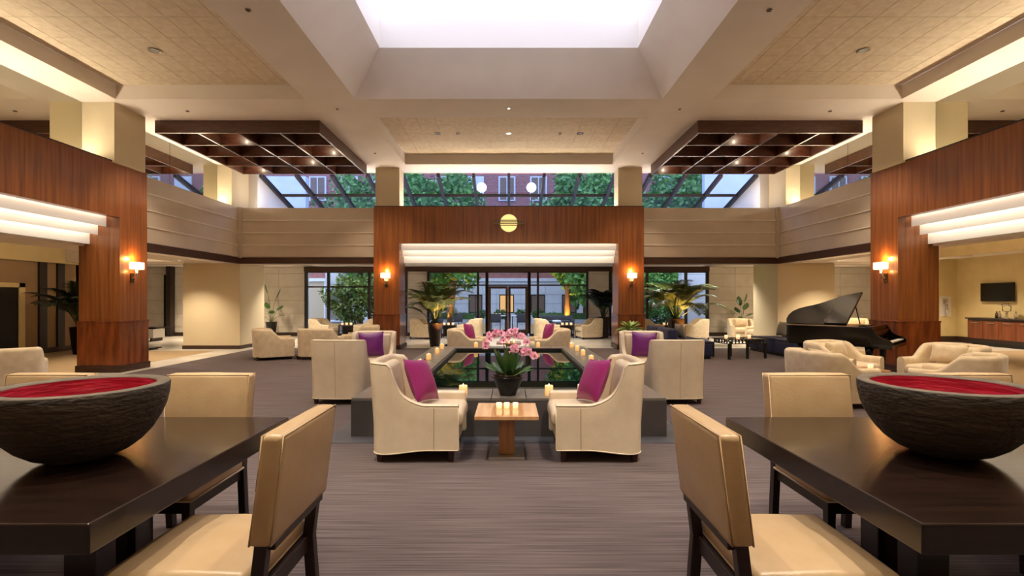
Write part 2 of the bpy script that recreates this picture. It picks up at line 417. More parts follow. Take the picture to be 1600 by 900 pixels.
for sx, nm in ((-1,'left'),(1,'right')):
    a, b = sorted((sx*8.06, sx*8.25)); struct(BX('corner_post','balcony_panel',a,b,14.82,14.98,2.75,BT+.01),'slim beige post where the %s balcony fronts meet' % nm,'post')
# ---- corner piers below the balconies
for sx, nm in ((-1,'left'),(1,'right')):
    o = thing('corner_block', 'square cream painted pier below the %s balcony corner' % nm, 'pier', kind='structure')
    x0, x1 = sorted((sx*8.14, sx*9.86))
    BX('shaft', 'wall_pier', x0, x1, 14.92, 16.4, 0, HI2-.002 if False else LOW-.005, parent=o)
    BX('shaft_top', 'wall_pier', x0, x1, 15.52, 16.4, LOW-.005, HI2, parent=o)
    BX('baseboard', 'baseboard', x0-.02, x1+.02, 14.9, 16.42, 0, .11, parent=o, bevel=.006)
# ---- outer walls
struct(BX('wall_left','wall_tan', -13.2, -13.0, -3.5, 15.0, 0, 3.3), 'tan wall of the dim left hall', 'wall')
struct(BX('baseboard_left','baseboard', -13.0, -12.97, -3.5, 15.0, 0, .14), 'dark baseboard of the left hall', 'baseboard')
for k, y in enumerate((13.6, 14.15)):
    struct(BX('trim_%d' % (k+1),'frame_dark', -13.0, -12.94, y, y+.22, .14, LOW-.02), ['dark vertical timber strip on the left hall wall, nearer one','dark vertical timber strip on the left hall wall, farther one'][k], 'trim')
dd = thing('door_1', 'dark doorway with tan frame in the left hall wall', 'door', (-13.0,13.02,0), kind='structure')
BX('leaf','black_satin', .005, .04, -1.6, 0, 0, 1.82, dd); BX('jamb','wall_cream', 0, .07, 0, .16, 0, 1.94, dd); BX('jamb','wall_cream', 0, .07, -1.8, -1.6, 0, 1.94, dd); BX('head','wall_cream', 0, .07, -1.8, .16, 1.82, 1.94, dd)
struct(BX('wall_right','wall_cream', 15.9, 16.1, -3.5, 17.6, 0, 3.3), 'yellow cream wall behind the television', 'wall')
struct(BX('baseboard_right','baseboard', 15.86, 15.9, -3.5, 17.5, 0, .2), 'dark baseboard below the television wall', 'baseboard')
struct(BX('wall_right_end','wall_cream', 14.6, 15.9, 17.5, 17.7, 0, 3.3), 'pale end wall beside the television wall', 'wall')
struct(BX('baseboard_right_end','baseboard', 14.6, 15.86, 17.46, 17.5, 0, .2), 'dark baseboard of the pale end wall', 'baseboard')
struct(BX('wall_front','wall_cream', -17, 17, -3.7, -3.5, 0, CZ+.6), 'cream wall behind the viewer', 'wall')
struct(BX('wall_far_left','wall_cream', -17.1, -16.9, 14.9, WY+.1, 0, HI2), 'cream end wall of the left corridor', 'wall')
struct(BX('wall_far_right','wall_cream', 16.9, 17.1, 14.9, WY+.1, 0, HI2), 'cream end wall of the right corridor', 'wall')
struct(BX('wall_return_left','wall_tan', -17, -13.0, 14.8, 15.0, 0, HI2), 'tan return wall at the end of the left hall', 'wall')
# roof closing the side halls
for sx in (-1,1):
    a, b = sorted((sx*8.6, sx*17.0))
    struct(BX('roof_slab','plaster', a, b, -3.6, WY+.3, 3.34, 3.5), 'flat roof slab over the %s hall' % ('left' if sx<0 else 'right'), 'roof')

# ---- window wall of stone blocks
def stone_wall(nm, x0, x1, z1, lab, n):
    o = thing('wall_'+nm, lab, 'wall', kind='structure')
    BX('core', 'seam', x0, x1, WY+.03, WY+.25, 0, z1, parent=o)
    zs = [.14,.37,.92,1.47,2.02,2.56,z1]
    w = (x1-x0)/n
    for a, b in zip(zs, zs[1:]):
        for k in range(n): BX('stone_block','limestone', x0+k*w+.004, x0+(k+1)*w-.004, WY, WY+.06, a+.008, b-.008, parent=o)
    BX('baseboard','baseboard', x0, x1, WY-.03, WY+.05, 0, .14, parent=o)
    return o
stone_wall('back_1', -16.9, -8.42, 2.84, 'pale stone block wall in the far left corridor', 8)
stone_wall('back_2', -4.16, -3.38, 2.66, 'narrow stone block pier behind the tall potted palm', 1)
stone_wall('back_3', 3.30, 4.12, 2.66, 'narrow stone block pier behind the dark slim palm', 1)
stone_wall('back_4', 8.25, 16.9, 2.84, 'pale stone block wall in the far right corridor', 8)
struct(BX('trim_3','wood_trim', -8.42, 8.25, WY-.06, WY+.1, 2.66, 2.85), 'long brown header above the courtyard windows', 'trim')
wn = [1]
def window(lab, x0, x1, xm, bars, sill=.0):
    wn[0] += 1
    o = thing('window_%d' % wn[0], lab, 'window', kind='structure')
    f = 'frame_dark'; t = .045
    BX('head_rail', f, x0, x1, WY-.03, WY+.08, 2.60, 2.66, o); BX('bottom_rail', f, x0, x1, WY-.03, WY+.08, 0, .10, o)
    for x in xm: BX('mullion', f, x-t, x+t, WY-.04, WY+.09, .10, 2.60, o)
    for a, b in zip(xm, xm[1:]):
        lo = .10
        for z in bars+[2.60]:
            if z < 2.6: BX('transom', f, a+t, b-t, WY-.02, WY+.07, z-.03, z+.03, o)
            BX('pane', 'pane', a+t, b-t, WY+.015, WY+.027, lo, (z-.03 if z < 2.6 else z), o); lo = z+.03
    return o
window('tall courtyard window behind the bamboo on the left', -8.40, -4.18, [-8.35,-7.43,-5.75,-4.23], [2.02])
window('tall courtyard window behind the wide orange-lit palm', 4.14, 8.23, [4.18,5.7,7.3,8.18], [2.02])
window('courtyard window left of the glass doors', -3.36, -.90, [-3.31,-1.27,-.92], [2.09])
window('courtyard window right of the glass doors', .84, 3.28, [.86,1.2,3.23], [2.09])
o = window('glazed fanlight over the courtyard doors', -.90, .84, [-.88,.82], [2.09])
for k in list(o.children):
    if k.name.startswith(('bottom_rail',)): bpy.data.objects.remove(k)
for k in list(o.children):
    if k.name.startswith('pane') and min(v.co.z for v in k.data.vertices) < 1: bpy.data.objects.remove(k)
for k,(a,b,hx) in enumerate(((-.84,-.035,-.12),(-.025,.78,.06))):
    d = thing('door_%d' % (k+2), ['left','right'][k]+' leaf of the glazed double door to the courtyard', 'door', kind='structure')
    y0, y1 = WY-.03, WY+.05; st = .10
    BX('stile','wood_trim', a, a+st, y0, y1, .01, 2.05, d); BX('stile','wood_trim', b-st, b, y0, y1, .01, 2.05, d)
    BX('rail','wood_trim', a+st, b-st, y0, y1, .01, .26, d); BX('rail','wood_trim', a+st, b-st, y0, y1, 1.95, 2.05, d)
    BX('pane','pane', a+st, b-st, WY, WY+.012, .26, 1.95, d)
    MB().tube([(hx,WY-.03,.85),(hx,WY-.08,.87),(hx,WY-.08,1.2),(hx,WY-.03,1.22)], .012, 6).build('handle','bronze',d,True)
for x in (-1.09, 1.03):
    struct(BX('knee_panel','limestone', x-.13, x+.13, WY-.1, WY-.04, .10, .5), 'small pale knee panel %s of the courtyard doors' % ('left' if x<0 else 'right'), 'panel')

# ---- sloping clerestory glass roof behind the balcony
G0, GZ0, SL, G1 = 15.5, 5.45, .29, 20.6
gz = lambda y: GZ0-SL*(y-G0)
gl = thing('window_8', 'sloping glass clerestory with dark bars above the back balcony', 'window', kind='structure')
rows = [G0+.02,16.8,18.1,19.4,G1]
ks = list(range(-7,8)); gx = lambda k: k*1.115
for k in ks:
    x = gx(k); p = MB()
    p.add([(x-.045,G0,gz(G0)-.10),(x+.045,G0,gz(G0)-.10),(x+.045,G0,gz(G0)+.05),(x-.045,G0,gz(G0)+.05),
           (x-.045,G1,gz(G1)-.10),(x+.045,G1,gz(G1)-.10),(x+.045,G1,gz(G1)+.05),(x-.045,G1,gz(G1)+.05)], [(0,1,2,3),(7,6,5,4),(0,4,5,1),(1,5,6,2),(2,6,7,3),(3,7,4,0)])
    p.build('rafter', 'frame_dark', gl)
for k in ks[:-1]:
    for a, b in zip(rows, rows[1:]):
        x0, x1 = gx(k)+.045, gx(k+1)-.045
        MB().add([(x0,a,gz(a)),(x1,a,gz(a)),(x1,b,gz(b)),(x0,b,gz(b)),(x0,a,gz(a)+.012),(x1,a,gz(a)+.012),(x1,b,gz(b)+.012),(x0,b,gz(b)+.012)],
                 [(3,2,1,0),(4,5,6,7),(0,1,5,4),(1,2,6,5),(2,3,7,6),(3,0,4,7)]).build('pane','pane_roof',gl)
    for y in rows[1:-1]: BX('purlin','frame_dark', gx(k)+.045, gx(k+1)-.045, y-.035, y+.035, gz(y)-.07, gz(y)+.02, gl)
struct(BX('clerestory_sill','limestone', -8.1, 8.1, 20.45, 20.7, HI2, gz(20.5)), 'low stone upstand at the foot of the sloping glass', 'wall')
for sx, nm in ((-1,'left'),(1,'right')):
    x0, x1 = sorted((sx*7.9, sx*8.2)); m = MB()
    y0, y1 = 15.5, 20.6
    poly = [(y0,HI2),(y1,HI2),(y1,gz(y1)+.1),(y0,gz(y0)+.1)]
    struct(m.prism(poly, x0, x1, 'x').build('wall_clerestory_'+nm,'plaster_white'), 'white end wall at the %s end of the sloping glass' % nm, 'wall')
for x, w in ((-.96,'left'),(.80,'right')):       # added globes stand in for lamp reflections in the slanted glass
    g = thing('reflection_globe', 'glowing globe standing in for a lamp reflection in the clerestory glass, %s' % w, 'lamp', (x,17.45,0), group='globes standing in for reflections')
    MB().tube([(0,0,HI2+.12),(0,0,5.24 -.6)], .02, 8).build('stem','frame_dark',g,True)
    zc = H+(468-293)/F*17.45-.0
    MB().tube([(0,0,HI2+.12),(0,0,zc-.15)], .018, 8).build('pole','frame_dark',g,True)
    MB().lathe([(max(.001,.17*sin(pi*i/12)), zc-.17*cos(pi*i/12)) for i in range(13)], 20).build('globe','globe_glow',g,True)
    bpy.data.objects.remove([c for c in g.children if c.name.startswith('stem')][0])

# ================================================================ wooden portals with stepped cove lights
def portal(loc, rz, lab, nm):
    o = thing('wooden_portal', lab, 'portal', loc, rz, kind='structure')
    bb = [-4.06,-1.3,1.3,4.06]
    for a, b in zip(bb, bb[1:]): BX('beam_panel','wood', a+.001, b-.001, 0, .17, 3.19, BT+.02, o)
    BX('beam_cap','frame_dark', -4.07, 4.07, -.01, .70, BT+.02, BT+.04, o)
    BX('beam_back','plaster', -4.06, 4.06, .66, .70, 2.66, BT+.02, o)
    for s in (-1,1):
        c = thing('column','','')
        for k in ('label','category'): del c[k]
        c.parent = o
        x0, x1 = sorted((s*3.29, s*4.06))
        BX('shaft','wood', x0, x1, 0, .84, 1.05, 3.19, c); BX('upper_shaft','wood', x0, x1, .17, .66, 3.19, BT+.02, c)
        BX('wainscot','wood_wainscot', x0-.022, x1+.022, -.022, .862, .14, 1.05, c, .006)
        BX('cap_moulding','wood_wainscot', x0-.032, x1+.032, -.032, .872, 1.03, 1.06, c, .008)
        BX('plinth','wood_trim', x0-.045, x1+.045, -.045, .885, 0, .14, c, .008)
    cv = thing('cove_light', 'stepped white cove light glowing under the %s portal beam' % nm, 'light', loc, rz, group='stepped cove lights')
    for k,(y,z0,z1) in enumerate(((.27,3.00,3.33),(.44,2.83,3.20),(.61,2.64,3.02))):
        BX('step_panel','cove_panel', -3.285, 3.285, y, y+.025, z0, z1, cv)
        BX('light_strip','cove_strip', -3.25, 3.25, y-.075, y-.03, z1-.07, z1-.05, cv)
        BX('step_base','plaster_white', -3.285, 3.285, y+.025, y+.145 if k<2 else .66, z1-.04 if k<2 else 2.64, z1-.02 if k<2 else 2.66, cv)
    return o
portal((0,PY,0), 0, 'tall brown wood portal at the back with round emblem', 'middle')
portal((-PX,6.84,0), pi/2, 'tall brown wood portal on the left behind the club chairs', 'left')
portal((PX,6.84,0), -pi/2, 'tall brown wood portal on the right beside the piano', 'right')
struct(BX('wall_ledge','wood_trim',-4,4,-3.5,-2.8,BT-.1,BT+.02),'wood ledge on the wall behind the viewer','ledge')
# uplight strips on top of portals and balconies, washing the ceiling
for (x0,x1,y0,y1,w) in ((-3.2,3.2,15.2,15.28,'middle portal'),(-7.7,-4.2,15.25,15.33,'left back balcony'),(4.2,7.7,15.25,15.33,'right back balcony'),
                        (-8.5,-8.42,3,9.8,'left portal'),(8.42,8.5,3,9.8,'right portal'),(-3.2,3.2,-2.9,-2.82,'front wall ledge, added fill'),(-8.5,-8.42,10.9,14.5,'left balcony'),(8.42,8.5,10.9,14.5,'right balcony')):  # front ledge strip is added out of view to brighten the ceiling
    u = thing('strip_uplight', 'slim uplight strip hidden on top of the %s' % w, 'light', ((x0+x1)/2,(y0+y1)/2,BT+.02 if 'portal' not in w else BT+.04), group='hidden strip uplights')
    a, b = (x1-x0)/2, (y1-y0)/2
    BX('housing','frame_dark', -a,a,-b,b,0,.03,u); BX('tube','uplight_strip', -a+.01,a-.01,-b+.015,b-.015,.03,.045,u)
# ================================================================ ceiling fittings
def coffer(sx, nm):
    x0, x1 = sorted((sx*4.2, sx*7.86)); y0, y1 = 10.94, 14.57; z0, z1 = 5.20, CZ-.002; t = .05
    o = thing('coffer_grid', 'square dark wood coffer grid hung below the %s ceiling' % nm, 'coffer', ((x0+x1)/2,(y0+y1)/2,0), group='wooden coffer grids')
    a = (x1-x0)/2; b = (y1-y0)/2; w = 'wood_coffer'
    BX('rim_board',w,-a,a,-b,-b+t,z0,z1,o,.004); BX('rim_board',w,-a,a,b-t,b,z0,z1,o,.004)
    BX('rim_board',w,-a,-a+t,-b+t,b-t,z0,z1,o,.004); BX('rim_board',w,a-t,a,-b+t,b-t,z0,z1,o,.004)
    for k in (1,2,3): BX('long_blade',w,-a+k*a/2-.022,-a+k*a/2+.022,-b+t,b-t,z0+.012,z1,o)
    for k in (1,2,3):
        for i in range(4):
            BX('cross_blade',w,-a+i*a/2+(t if i==0 else .022),-a+(i+1)*a/2-(t if i==3 else .022),-b+k*b/2-.02,-b+k*b/2+.02,z0+.004,z1,o)
    for k,(i,j) in enumerate(((1,0),(2,2),(0,3),(3,1))):
        d = thing('puck_light', 'small lit puck lamp inside the %s coffer grid, %s from the front' % (nm, ORD[k]), 'lamp', ((x0+x1)/2-a+(i+.5)*a/2,(y0+y1)/2-b+(j+.55)*b/2,CZ-.028), group='puck lamps in the coffers')
        MB().lathe([(.05,0),(.05,.027)],16).build('housing','steel',d,True); MB().lathe([(.04,-.004),(.04,0)],16).build('lens','lamp_lens',d)
        light('puck_bulb','POINT',(0,0,-.05),4,WARM,d,.03)
coffer(-1,'left'); coffer(1,'right')
def downlight(x, y, z, lab, r=.07, power=0, color=WARM, spot=95, lit=True, group='recessed downlights', blend=.6):
    d = thing('downlight', lab, 'lamp', (x,y,z-.012), group=group)
    MB().lathe([(r*.72,.012),(r*.72,.002),(r,0),(r*1.02,.006),(r,.0118)],20).build('trim_ring','steel' if lit else 'bronze',d,True)
    MB().lathe([(r*.7,.004),(r*.7,.010)],20).build('lens','lamp_lens' if lit else 'bulb_off',d)
    if power: light('downlight_bulb','SPOT',(0,0,-.02),power,color,d,.06,spot,blend)
    return d
PW = 175
for sx, nm in ((-1,'left'),(1,'right')):
    downlight(sx*6.05,8.41,RZ-.004,'large dark recessed downlight in the tiled %s ceiling recess' % nm,.10,PW*1.5,lit=False)
    downlight(sx*6.05,5.2,RZ-.004,'added unseen fill downlight in the tiled %s ceiling recess' % nm,.10,PW*1.5,lit=False)  # out-of-view lamp added as main fill for the atrium
    downlight(sx*3.58,6.77,CZ,'small dark accent downlight beside the skylight on the %s' % nm,.04,PW,lit=False)
    downlight(sx*3.58,10.3,CZ,'small dark accent downlight off the %s back corner of the skylight' % nm,.035,PW,lit=False)
    downlight(sx*6.78,10.4,CZ,'small dark accent downlight before the %s coffer grid' % nm,.035,PW,lit=False)
    downlight(sx*3.64,13.4,CZ,'small dark accent downlight beside the %s coffer grid' % nm,.03,PW*.7,lit=False)
    downlight(sx*3.58,3.4,CZ,'unseen fill downlight above the aisle by the %s dining table' % nm,.04,PW,lit=False)  # added fill lamp above the top of the view
    downlight(sx*2.3,2.2,CZ,'bright downlight straight above the %s dining table' % nm,.08,PW*2.2,CREAM,spot=62,blend=.35)
    downlight(sx*6.4,1.0,CZ,'unseen fill downlight in the front %s corner of the ceiling' % nm,.08,PW,CREAM)  # unseen lamp added to brighten the front of the room
    downlight(sx*1.0,1.6,CZ,'unseen fill downlight over the front aisle, %s one' % nm,.05,PW,CREAM,spot=80)  # another lamp added out of view for fill
    downlight(sx*1.83,14.34 if False else 12.62,RZ-.004,'black unlit downlight in the back ceiling recess, %s end' % nm,.085,lit=False)
    downlight(sx*1.30,12.62,RZ-.004,'steel eyeball downlight in the back ceiling recess, %s one' % nm,.055,PW,lit=False)
downlight(0,12.62,RZ-.004,'lit round downlight in the middle of the back ceiling recess',.075,PW*1.3)
downlight(0,10.25,CZ,'tiny lit accent downlight between skylight and back recess',.035,PW*.6)
for sx, nm in ((-1,'left'),(1,'right')):     # added unseen accents that brighten the chairs by the pool
    d = downlight(sx*1.5,2.9,CZ,'added unseen accent downlight aimed at the %s front wing chair' % nm,.06,0,lit=False)
    light('accent_fill','SPOT',(0,0,-.02),420,CREAM,d,.06,56,.7,(radians(26),0,0))
# low ceilings; pair behind the corner piers added to brighten stone walls
for k,(x,y,z,w) in enumerate(((-9.1,11.2,LOW,'under the left balcony by the portal'),(-9.3,13.9,LOW,'before the left corner pier'),(-12.1,19.0,HI2,'in the far left corridor'),(-7.3,17.0,HI2,'left of the back corridor'),
        (-5.2,17.0,HI2,'near the bamboo window'),(5.2,17.0,HI2,'over the wide palm'),(7.4,17.0,HI2,'right of the back corridor'),(9.3,13.9,LOW,'before the right corner pier'),(9.1,11.2,LOW,'under the right balcony by the portal'),
        (12.3,19.0,HI2,'in the far right corridor'),(-1.2,17.6,HI2,'behind the middle portal, left'),(1.2,17.6,HI2,'behind the middle portal, right'),(-9.6,18.4,HI2,'behind the left corner pier, added fill'),(9.6,18.2,HI2,'behind the right corner pier, added fill'),(14.6,15.9,2.94,'by the television'),(14.6,13.6,2.94,'over the console'))):
    downlight(x,y,z,'small lit downlight in the low ceiling '+w,.06,(380 if 12 < abs(x) < 13 else 210 if abs(x) > 8 else 130 if 5 < abs(x) < 6 else 300) if k < 14 else 320,WARM if abs(x) > 8 else CREAM,spot=110,blend=.8)
# ================================================================ wall sconces and emblem
def sconce(loc, rz, lab):
    o = thing('wall_sconce', lab, 'lamp', loc, rz, group='wall sconces')
    BX('backplate','bronze',-.045,.045,-.022,0,1.86,2.06,o,.005)
    for s in (-1,1):
        MB().tube([(s*.02,-.02,1.92),(s*.045,-.07,1.96),(s*.012,-.10,2.03),(s*.03,-.11,2.13)],.011,8).build('arm','chrome',o,True)
    MB().rbox(-.13,.13,-.185,-.045,2.14,2.29,.012).build('shade','sconce_shade',o,True)
    light('sconce_bulb','POINT',(0,-.10,2.36),9,AMBER,o,.04); light('sconce_bulb','POINT',(0,-.12,2.09),3,AMBER,o,.03)
sconce((-3.675,PY,0),0,'amber wall sconce on the left column of the middle portal'); sconce((3.675,PY,0),0,'amber wall sconce on the right column of the middle portal')
sconce((-PX,10.45,0),pi/2,'amber wall sconce on the big left wooden column'); sconce((PX,10.45,0),-pi/2,'amber wall sconce on the big right wooden column')
em = thing('wall_emblem','round glowing yellow emblem crossed by metal bars on the portal beam','emblem',(0,PY,3.79))
MB().prism([(.255*cos(2*pi*k/40),.255*sin(2*pi*k/40)) for k in range(40)],-.07,-.02,'y').build('disc','emblem_glow',em)
MB().prism([(.272*cos(2*pi*k/40),.272*sin(2*pi*k/40)) for k in range(40)],-.02,0,'y').build('back_ring','chrome',em)
for k,z in enumerate((.075,.025,-.025,-.075)):
    w = .46 if k in (1,2) else .44
    BX('bar','bronze',-w,w,-.105,-.078,z-.013,z+.013,em,.003)

# ================================================================ reflecting pool
PXW, PY0, PY1, PH = 1.72, 5.37, 11.3, .426
struct(BX('slate_band','slate_band',-1.95,1.95,5.14,11.5,0,.006),'flat dark slate band in the carpet round the pool','floor')
pool = thing('reflecting_pool','long dark stone reflecting pool with wide tiled ledge and still water','pool',(0,0,.006))
iX, iY0, iY1 = 1.19, 5.92, 10.9
PB = PH-.006
BX('side_wall','stone_dark',-PXW,PXW,PY0,PY0+.06,0,PB-.03,pool); BX('side_wall','stone_dark',-PXW,PXW,PY1-.06,PY1,0,PB-.03,pool)
BX('side_wall','stone_dark',-PXW,-PXW+.06,PY0+.06,PY1-.06,0,PB-.03,pool); BX('side_wall','stone_dark',PXW-.06,PXW,PY0+.06,PY1-.06,0,PB-.03,pool)
def ledge(x0,x1,y0,y1,nx,ny):
    for i in range(nx):
        for j in range(ny):
            a = (x1-x0)/nx; b = (y1-y0)/ny
            BX('ledge_tile','stone_tile',x0+i*a+.003,x0+(i+1)*a-.003,y0+j*b+.003,y0+(j+1)*b-.003,PB-.03,PB,pool,.003)
ledge(-PXW,PXW,PY0,iY0,9,1); ledge(-PXW,PXW,iY1,PY1,9,1); ledge(-PXW,-iX,iY0,iY1,1,12); ledge(iX,PXW,iY0,iY1,1,12)
for (a,b,c,d) in ((-iX,iX,iY0,iY0+.04),(-iX,iX,iY1-.04,iY1),(-iX,-iX+.04,iY0+.04,iY1-.04),(iX-.04,iX,iY0+.04,iY1-.04)):
    BX('inner_lip','black_satin',a,b,c,d,PB-.10,PB-.012,pool)
BX('water','water',-iX+.04,iX-.04,iY0+.04,iY1-.04,PB-.10,PB-.055,pool)
BX('bed','stone_dark',-iX,iX,iY0,iY1,PB-.14,PB-.10,pool)
# candles on the ledge
me_w = MB().lathe([(.040,0),(.043,.004),(.043,.098),(.039,.104),(.030,.096),(.001,.094)],20).mesh('wax','candle_wax',True)
me_p = MB().lathe([(.040,0),(.043,.004),(.043,.098),(.039,.104),(.030,.096),(.001,.094)],20).mesh('wax','candle_pale',True)
me_f = MB().lathe([(.001,.094),(.006,.102),(.008,.110),(.004,.122),(.001,.130)],8).mesh('flame','flame',True)
def candle(x, y, z, lab, pale=False, sc=1, group='pillar candles on the pool ledge'):
    o = thing('pillar_candle', lab, 'candle', (x,y,z), group=group)
    part('wax', me_p if pale else me_w, o, scale=(sc,)*3); part('flame', me_f, o, scale=(sc*.8,sc*.8,sc*.95))
for k,d in enumerate((7.2,7.96,8.8,9.83,10.75)):
    candle(-1.43-.03*(k==4),d,PH,'amber pillar candle on the left pool ledge, %s from the front' % ORD[k])
for k,d in enumerate((7.8,8.55,9.5,10.3,11.05)):
    candle(1.43-.02*(k==4),d,PH,'amber pillar candle on the right pool ledge, %s from the front' % ORD[k])
candle(-.88,5.6,PH,'pale pillar candle at the front of the pool beside the left wing chair arm',True); candle(.83,5.64,PH,'pale pillar candle at the front of the pool beside the right wing chair arm',True)
candle(-.51,5.52,PH,'amber pillar candle on the front pool ledge left of the orchid',sc=1.1); candle(.45,5.52,PH,'amber pillar candle on the front pool ledge right of the orchid',sc=1.1)
candle(-.74,11.1,PH,'amber pillar candle on the back pool ledge, left one'); candle(.66,11.1,PH,'amber pillar candle on the back pool ledge, right one')

# ================================================================ votives and small tables
me_vg = MB().lathe([(.020,0),(.026,.004),(.028,.055),(.025,.055),(.023,.008),(.001,.006)],14).mesh('glass_cup','votive',True)
me_vf = MB().lathe([(.001,.008),(.012,.02),(.012,.03),(.001,.05)],8).mesh('flame','flame',True)
def votive(x,y,z,lab,group,sc=1):
    o = thing('votive_candle',lab,'candle',(x,y,z),group=group)
    part('glass_cup',me_vg,o,scale=(sc,)*3); part('flame',me_vf,o,scale=(sc,)*3)
def pedestal(x,y,w,h,lab,top='oak_top'):
    o = thing('pedestal_table',lab,'table',(x,y,0),group='pedestal tables')
    MB().box(-w/2,w/2,-w/2,w/2,h-.035,h).build('tabletop',top,o,bevel=.003)
    BX('post','oak',-.075,.075,-.075,.075,.03,h-.035,o,.003)
    BX('base_plate','steel',-.17,.17,-.17,.17,0,.03,o,.004)
    return o
pedestal(-.02,4.76,.585,.44,'small square oak pedestal table between the two front wing chairs')
for k,x in enumerate((-.095,-.02,.065)): votive(x,4.80,.44,'lit votive candle on the front pedestal table, %s' % ['left of three','middle of three','right of three'][k],'votives on the front pedestal table')
pedestal(0,12.25,.6,.44,'small square pedestal table behind the pool between pink-cushioned chairs')
for k,x in enumerate((-.13,0,.13)): votive(x,12.2,.44,'lit votive candle on the table behind the pool, %s' % ['left of three','middle of three','right of three'][k],'votives behind the pool')
pedestal(5.42,7.52,.46,.45,'small square oak table between the four right club chairs')
votive(5.46,7.44,.45,'lit votive candle on the oak table between the right club chairs','votives on the right oak table',1.3)
pedestal(-5.15,13.55,.5,.42,'small square oak table amid the left club chairs')
def dark_table(x,y,w,d,h,lab):
    o = thing('dark_table',lab,'table',(x,y,0),group='dark tables by the windows')
    BX('tabletop','frame_dark',-w/2,w/2,-d/2,d/2,h-.04,h,o,.003); BX('modesty_panel','frame_dark',-w/2+.06,w/2-.06,d/2-.06,d/2-.03,.1,h-.04,o)
    for a in (-1,1):
        for b in (-1,1): BX('leg','frame_dark',a*(w/2-.03)-.02,a*(w/2-.03)+.02,b*(d/2-.03)-.02,b*(d/2-.03)+.02,0,h-.04,o)
for (x,w) in ((-6.35,'bamboo window'),(-2.36,'window left of the doors'),(2.27,'window right of the doors'),(6.25,'rightmost window')):
    dark_table(x,19.4,.56,.55,.5,'low dark side table before the %s' % w)
    for k in (-1,0,1): votive(x+.17*k,19.3,.5,'lit votive on dark table before %s, %s' % (w,['left of three','middle of three','right of three'][k+1]),'votives on the window tables',1.7)

